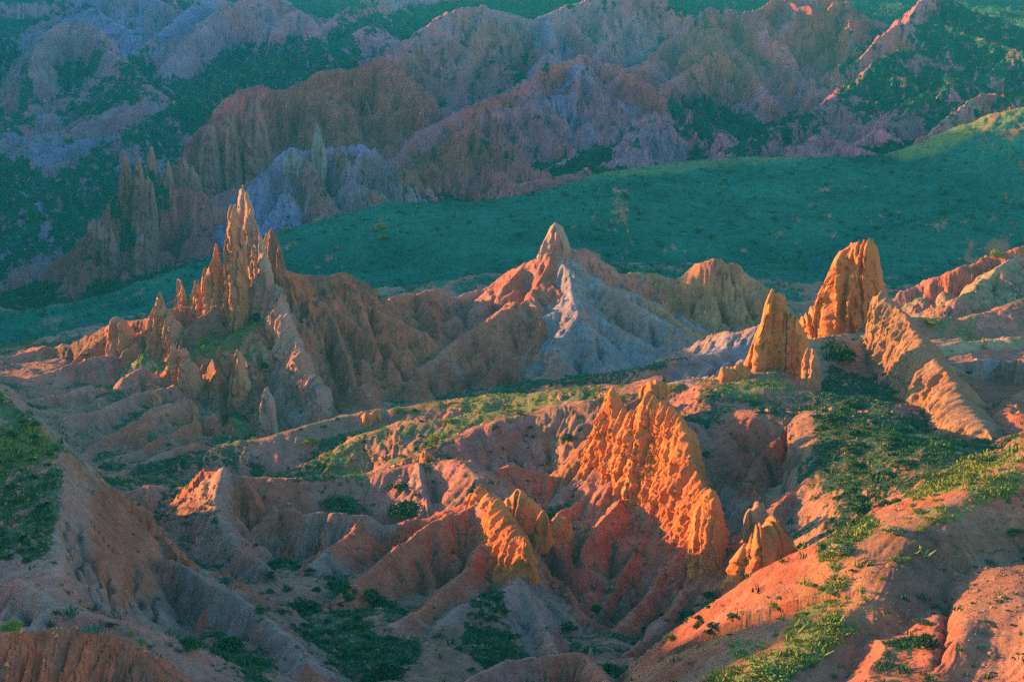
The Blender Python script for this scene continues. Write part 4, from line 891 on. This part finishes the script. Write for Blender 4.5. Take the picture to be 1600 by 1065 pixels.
# individually seen bushes: px py width kind height | label
S1 = [
 ('lone round yellow-green bush on the big smooth green hill, lower of the pair', 601, 374, 24, 'lit', .8), ('lone yellow-green bush on the big smooth green hill, upper of the pair', 596, 357, 22, 'lit', .8),
 ('pale bush on the rim of the green hill right of the castle spires', 448, 362, 20, 'lit', .7), ('small yellow bush near the crest of the green hill, above the pair', 655, 325, 14, 'lit', .7),
 ('yellow-green bush on the middle grass ridge right of the castle foot', 485, 694, 30, 'lit', .9), ('yellow-green bush beside the lone orange rock on the grassy crest', 621, 645, 22, 'lit', .9),
 ('bright bush on the upper middle grass slope', 703, 660, 24, 'lit', .9), ('bush crowning the small orange rock on the middle ridge', 678, 693, 30, 'lit', 1.0),
 ('broad dark green thicket, left of two under the middle grass ridge', 530, 795, 105, 'dark', .45), ('broad dark green thicket, right of two under the middle grass ridge', 637, 805, 70, 'dark', .8),
 ('flat green bush above the right dark thicket', 625, 765, 50, 'dark', .6), ('large rounded bush on the valley floor below the red cone', 580, 945, 56, 'dark', 1.1),
 ('dark round bush in the valley left of the rounded one', 470, 950, 60, 'dark', .8), ('bush on the edge of the grey spur, lower left', 353, 912, 38, 'grey', .9),
 ('big green bush in the bottom left gully', 365, 1015, 80, 'dark', .8), ('dark bush left of the gully bush at the bottom left', 295, 1010, 56, 'dark', .8),
 ('bushy green patch at the bottom edge left of centre', 600, 1055, 80, 'dark', .7), ('feathery bush on the slope under the grassy saddle at right', 1345, 805, 56, 'green', 1.0),
 ('bare straw-coloured bush leaning over the gully at right', 1318, 868, 60, 'dry_lit', .8), ('broad olive bush on the sunlit right foreground ridge', 1310, 985, 66, 'lit', .6),
 ('long olive bush at the bottom of the sunlit ridge', 1195, 1055, 90, 'lit', .5), ('dark green bush high in the saddle below the blunt tower', 1312, 560, 60, 'dark', .9),
 ('second dark bush lower in the saddle', 1300, 660, 40, 'dark', .9), ('blue-green bush in the shaded lower right slope', 1445, 1010, 46, 'dark', 1.1),
 ('shaded bush below the lit crag in the right foreground', 1440, 975, 30, 'grey', 1.0), ('bush growing on the gully floor left of the big orange wall', 855, 845, 18, 'dark', .9),
 ('dark bush at the bottom of the central red gully', 890, 985, 32, 'dark', 1.1), ('second dark bush in the central red gully', 930, 955, 30, 'dark', .9),
 ('dark clump on the mid slope behind the big orange wall', 885, 688, 30, 'dark', .8), ('bush tuft clinging to the shaded right side of the big orange wall', 1103, 712, 20, 'green', 1.0),
 ('round bush on the blue-grey hill foot by the green path', 950, 1050, 50, 'dark', .8), ('lit bush on the small saddle behind the lower spurs', 1047, 1000, 26, 'lit', .8),
 ('lime green bush low in the centre gully mouth', 1005, 985, 20, 'green', .8), ('yellow bush at the back crest of the right ridge', 1270, 915, 22, 'lit', .6),
 ('small round dark bush on the sunlit right ridge near the straw bush', 1331, 892, 13, 'green', 1.0), ('straw bush on the crest of the right ridge below the saddle', 1400, 835, 60, 'dry_lit', .6),
 ('big straw and green bush on the upper right crest', 1540, 725, 60, 'lit', .6), ('low green bush on the shaded far right slope', 1585, 835, 40, 'green', .6),
 ('bush on top of the right background hill', 1555, 405, 26, 'lit', .9), ('yellow bush on the flat below the right background hill', 1452, 505, 30, 'lit', .6),
 ('greenish bush clump on the rim of the bottom left mound', 145, 984, 46, 'grey', .45), ('bright yellow grass clump at the left end of the bottom left mound', 22, 985, 44, 'lit', .8),
 ('spindly yellow weed on the rim of the bottom left mound, left one', 205, 996, 18, 'dry_lit', 1.6), ('spindly yellow weed on the rim of the bottom left mound, right one', 222, 1006, 18, 'dry_lit', 1.6),
 ('dark bush at the foot of the grey spur behind the mound', 170, 980, 30, 'dark', .7), ('dark green bush on the shelf below the castle blades', 402, 500, 30, 'dark', .8),
 ('bush wedged between two castle spires', 322, 437, 14, 'dark', .9), ('green bush beside the deep dark cleft of the castle', 415, 580, 24, 'dark', 1.1),
 ('grey-green bush on the tan sloping wall at right', 1440, 552, 20, 'grey', .8), ('dark bushes below the pale wedge in the left valley', 240, 628, 26, 'dark', .8),
]
for lb, px, py, wd, kd, hh in S1: shrub('shrub', lb, 'shrub', None, px, py, wd, kd, hh)
# groups that nothing tells apart
S2 = [('low green bush among the shaded grass of the saddle below the towers', 'bushes of the grassy saddle', 'green', [(1300+rp.uniform(-30, 130), rp.uniform(600, 790), rp.uniform(14, 34)) for _ in range(34)]),
 ('dark bush in the shaded valley floor of the left centre', 'bushes of the shaded valley', 'dark', [(rp.uniform(380, 640), 0, rp.uniform(12, 30)) for _ in range(34)]),
 ('teal-green bush on the shaded left hillside', 'bushes of the left hillside', 'dark', [(rp.uniform(0, 88), rp.uniform(660, 880), rp.uniform(12, 28)) for _ in range(30)]),
 ('small dark bush dotting the slopes under the middle grass ridge', 'bushes under the middle ridge', 'dark', [(rp.uniform(400, 900), rp.uniform(640, 790), rp.uniform(7, 14)) for _ in range(40)]),
 ('green bush in the grassy hollow below the jagged orange crest', 'bushes of the hollow', 'green', [(rp.gauss(760, 28), rp.gauss(990, 24), rp.uniform(14, 28)) for _ in range(20)]),
 ('green bush on the slope under the split boulder', 'bushes under the boulder', 'green', [(rp.gauss(1095, 34), rp.gauss(960, 15), rp.uniform(14, 28)) for _ in range(16)]),
 ('yellow-green tuft on the sunlit right foreground ridge', 'tufts of the right ridge', 'lit', [(lambda t: (1150+t*420+rp.uniform(-40, 40), 1040-t*340+rp.uniform(-25, 30), rp.uniform(10, 26)))(rp.random()) for _ in range(40)]),
 ('small dark bush on the shaded lower right slope', 'bushes of the lower right slope', 'grey', [(rp.uniform(1430, 1600), rp.uniform(820, 1060), rp.uniform(8, 20)) for _ in range(26)]),
 ('lime green tuft on the sunny grass shelf of the castle', 'tufts of the castle shelf', 'lit', [(rp.uniform(300, 400), 0, rp.uniform(9, 16)) for _ in range(12)])]
for lb, gr, kd, pts in S2:
    q = []
    for px, py, wd in pts:
        if gr == 'bushes of the shaded valley': py = 900+(px-400)*.45+rp.uniform(-45, 60)
        if gr == 'tufts of the castle shelf': py = 545-(px-300)*.45+rp.uniform(-10, 12)
        q.append((px, py, wd))
    xs = sorted(v[0] for v in q); ys = sorted(v[1] for v in q); ws = sorted(v[2] for v in q); m = len(q)
    for px, py, wd in q:
        col_ = 'left' if px < xs[m//3] else 'right' if px > xs[2*m//3] else 'middle'
        row_ = 'upper' if py < ys[m//3] else 'lower' if py > ys[2*m//3] else 'central'
        siz = 'smaller' if wd < ws[m//2] else 'larger'
        words_ = lb.replace('small dark', 'dark').replace('low green', 'green')
        shrub('shrub', '%s %s, %s %s' % (siz, words_, row_, col_), 'shrub', gr, px, py, wd, kd, rp.uniform(.6, 1.0))
print('shrubs', time.time()-T0)
# ------------------------------------------------------------------ uncountable tufts (stuff)
def scatter(name, label, d0, d1, n, smin, smax, mats, thr, seed, pw=1.0, tri=7, spread=1.0, steepmax=1.1, bare=0.0, split=None):
    r = np.random.RandomState(seed)
    D = np.exp(r.uniform(math.log(d0), math.log(d1), n)); k = r.uniform(-.30, .30, n); x = k*D
    kk = x/D; j = np.clip(np.searchsorted(cols, kk)-1, 0, NC-2); i = np.clip(np.searchsorted(rows, D)-1, 0, NR-2); id_ = i*NC+j
    gv = gmask[id_]*.9+(fbm(x/2.2, D/2.2, 3, 88)-.5)*.9
    ok = ((gv > thr) | (r.uniform(0, 1, n) < bare)) & (slope[id_] < steepmax)
    x = x[ok]; D = D[ok]; id_ = id_[ok]; n = len(x); z = hz(x, D)
    lit_sel = dry_lit[id_] > .35+r.normal(size=n)*.12  # tufts that get the sun-tinted material
    s = r.uniform(smin, smax, n)*(.6+.8*r.uniform(0, 1, n)**2)
    obs = []
    for nm, sel, mt, lb in ((name, ~lit_sel, mats[0], label[0]), (name, lit_sel, mats[1], label[1])):
        m = sel.sum()
        if m == 0: continue
        c = np.stack([x[sel], D[sel], z[sel]], -1); ss = s[sel]
        a = r.uniform(0, 6.283, (m, tri)); tl = r.uniform(.1, .95, (m, tri)); off = r.normal(size=(m, tri, 2))*.32*spread
        base = np.repeat(c[:, None], tri, 1); base[..., :2] += off*ss[:, None, None]; base[..., 2] -= .05*ss[:, None]
        tip = base+np.stack([np.cos(a)*tl, np.sin(a)*tl, 1.05-tl*.5], -1)*ss[:, None, None]*r.uniform(.5, 1.0, (m, tri, 1))
        sdv = np.stack([-np.sin(a+.6), np.cos(a+.6), 0*a], -1)*ss[:, None, None]*.12
        v = np.stack([base-sdv, base+sdv, tip+sdv*.5, tip-sdv*.5], 2).reshape(-1, 3).astype(np.float32)
        nf = m*tri; me = bpy.data.meshes.new(nm)
        me.vertices.add(nf*4); me.vertices.foreach_set('co', v.ravel()); me.loops.add(nf*4); me.loops.foreach_set('vertex_index', np.arange(nf*4, dtype=np.int32))
        me.polygons.add(nf); me.polygons.foreach_set('loop_start', np.arange(0, nf*4, 4, dtype=np.int32)); me.polygons.foreach_set('loop_total', np.full(nf, 4, np.int32))
        me.update(calc_edges=True); me.materials.append(LM[mt])
        o = bpy.data.objects.new(nm, me); sc.collection.objects.link(o); o['kind'] = 'stuff'; o['label'] = lb; o['category'] = 'grass'
        print(nm, m)
scatter('scrub', ('low dark green scrub covering the near gullies and slopes', 'grass tufts in sunlit yellow-green tint on the near crests'), 78, 372, 420000, .10, .30, ('green', 'lit'), .52, 1, bare=.012)
scatter('low_bushes', ('scattered dark low bushes dotting the near slopes', 'scattered bushes in pale sunlit tint on the near crests'), 85, 372, 30000, .25, .6, ('dark', 'lit'), .60, 5, tri=16, bare=.06, spread=1.3)
scatter('hill_grass', ('short teal-green grass tufts on the large smooth hill', 'pale grass standing for sunlight along the rim of the large smooth hill'), 380, 535, 26000, .25, .6, ('dark', 'dry_lit'), .3, 2, tri=6, spread=1.6)
scatter('far_scrub', ('dark scrub dotting the far badland slopes', 'light scrub dotting the far badland slopes'), 535, 1350, 90000, .8, 2.0, ('dark', 'green'), .45, 3, tri=8, spread=1.2, bare=.13)

def stones(n, seed):
    rr = np.random.RandomState(seed); D = np.exp(rr.uniform(math.log(84), math.log(330), n*5)); x = rr.uniform(-.29, .29, n*5)*D
    j = np.clip(np.searchsorted(cols, x/D)-1, 0, NC-2); i = np.clip(np.searchsorted(rows, D)-1, 0, NR-2); id_ = i*NC+j
    keep = (fbm(x/5, D/5, 3, 611)+np.where(slope[id_] < .6, .12, -.05)) > .60; x = x[keep][:n]; D = D[keep][:n]; m = len(x); z = hz(x, D)
    sz = rr.uniform(.05, .17, m)*(1+2.2*rr.uniform(0, 1, m)**9)*np.clip(D/150, .8, 1.6)
    base = np.array([[1, 0, 0], [0, 1, 0], [-1, 0, 0], [0, -1, 0], [0, 0, .8], [.6, .6, .5], [-.6, .5, .5]], float)
    fc = np.array([[0, 5, 4], [0, 1, 5], [1, 4, 5], [1, 6, 4], [1, 2, 6], [2, 4, 6], [2, 3, 4], [3, 0, 4]])
    a = rr.uniform(0, 6.28, m); c, s_ = np.cos(a), np.sin(a)
    v = base[None]*rr.uniform(.55, 1.25, (m, 7, 3))*sz[:, None, None]
    v = np.stack([v[..., 0]*c[:, None]-v[..., 1]*s_[:, None]+x[:, None], v[..., 0]*s_[:, None]+v[..., 1]*c[:, None]+D[:, None], v[..., 2]+z[:, None]-sz[:, None]*.15], -1).reshape(-1, 3)
    f = (fc[None]+np.arange(m)[:, None, None]*7).reshape(-1, 3)
    me = bpy.data.meshes.new('rubble'); me.from_pydata(v.tolist(), [], f.tolist()); me.materials.append(RM['red'])
    o = bpy.data.objects.new('rubble', me); sc.collection.objects.link(o); o['kind'] = 'stuff'; o['label'] = 'loose red stones and rubble strewn over the near slopes'
stones(16000, 4)
scatter('hill_bushes', ('sparse dark low bushes on the large smooth hill', 'sparse pale bushes on the rim of the large smooth hill'), 395, 500, 1100, .5, 1.3, ('dark', 'grey'), .2, 8, tri=14, spread=1.2)

# ------------------------------------------------------------------ haze: one closed box of thin blue air
hb = bpy.data.meshes.new('haze'); x0, x1, y0, y1, z0, z1 = -1500, 1500, -30, 2700, float(Z.min())-1.5, max(float(Z.max())+3, CZ+25)
hb.from_pydata([(x0, y0, z0), (x1, y0, z0), (x1, y1, z0), (x0, y1, z0), (x0, y0, z1), (x1, y0, z1), (x1, y1, z1), (x0, y1, z1)], [],
    [(0, 3, 2, 1), (4, 5, 6, 7), (0, 1, 5, 4), (1, 2, 6, 5), (2, 3, 7, 6), (3, 0, 4, 7)])
ho = bpy.data.objects.new('haze', hb); sc.collection.objects.link(ho); ho['kind'] = 'stuff'; ho['label'] = 'thin blue evening haze filling the whole valley'
mh = bpy.data.materials.new('haze'); mh.use_nodes = True; th = mh.node_tree; th.nodes.clear()
oo = th.nodes.new('ShaderNodeOutputMaterial'); vv = th.nodes.new('ShaderNodeVolumePrincipled')
vv.inputs['Color'].default_value = (.05, .55, .85, 1); vv.inputs['Density'].default_value = .00015; vv.inputs['Anisotropy'].default_value = .2
th.links.new(vv.outputs[0], oo.inputs['Volume']); hb.materials.append(mh)

print('done', time.time()-T0)
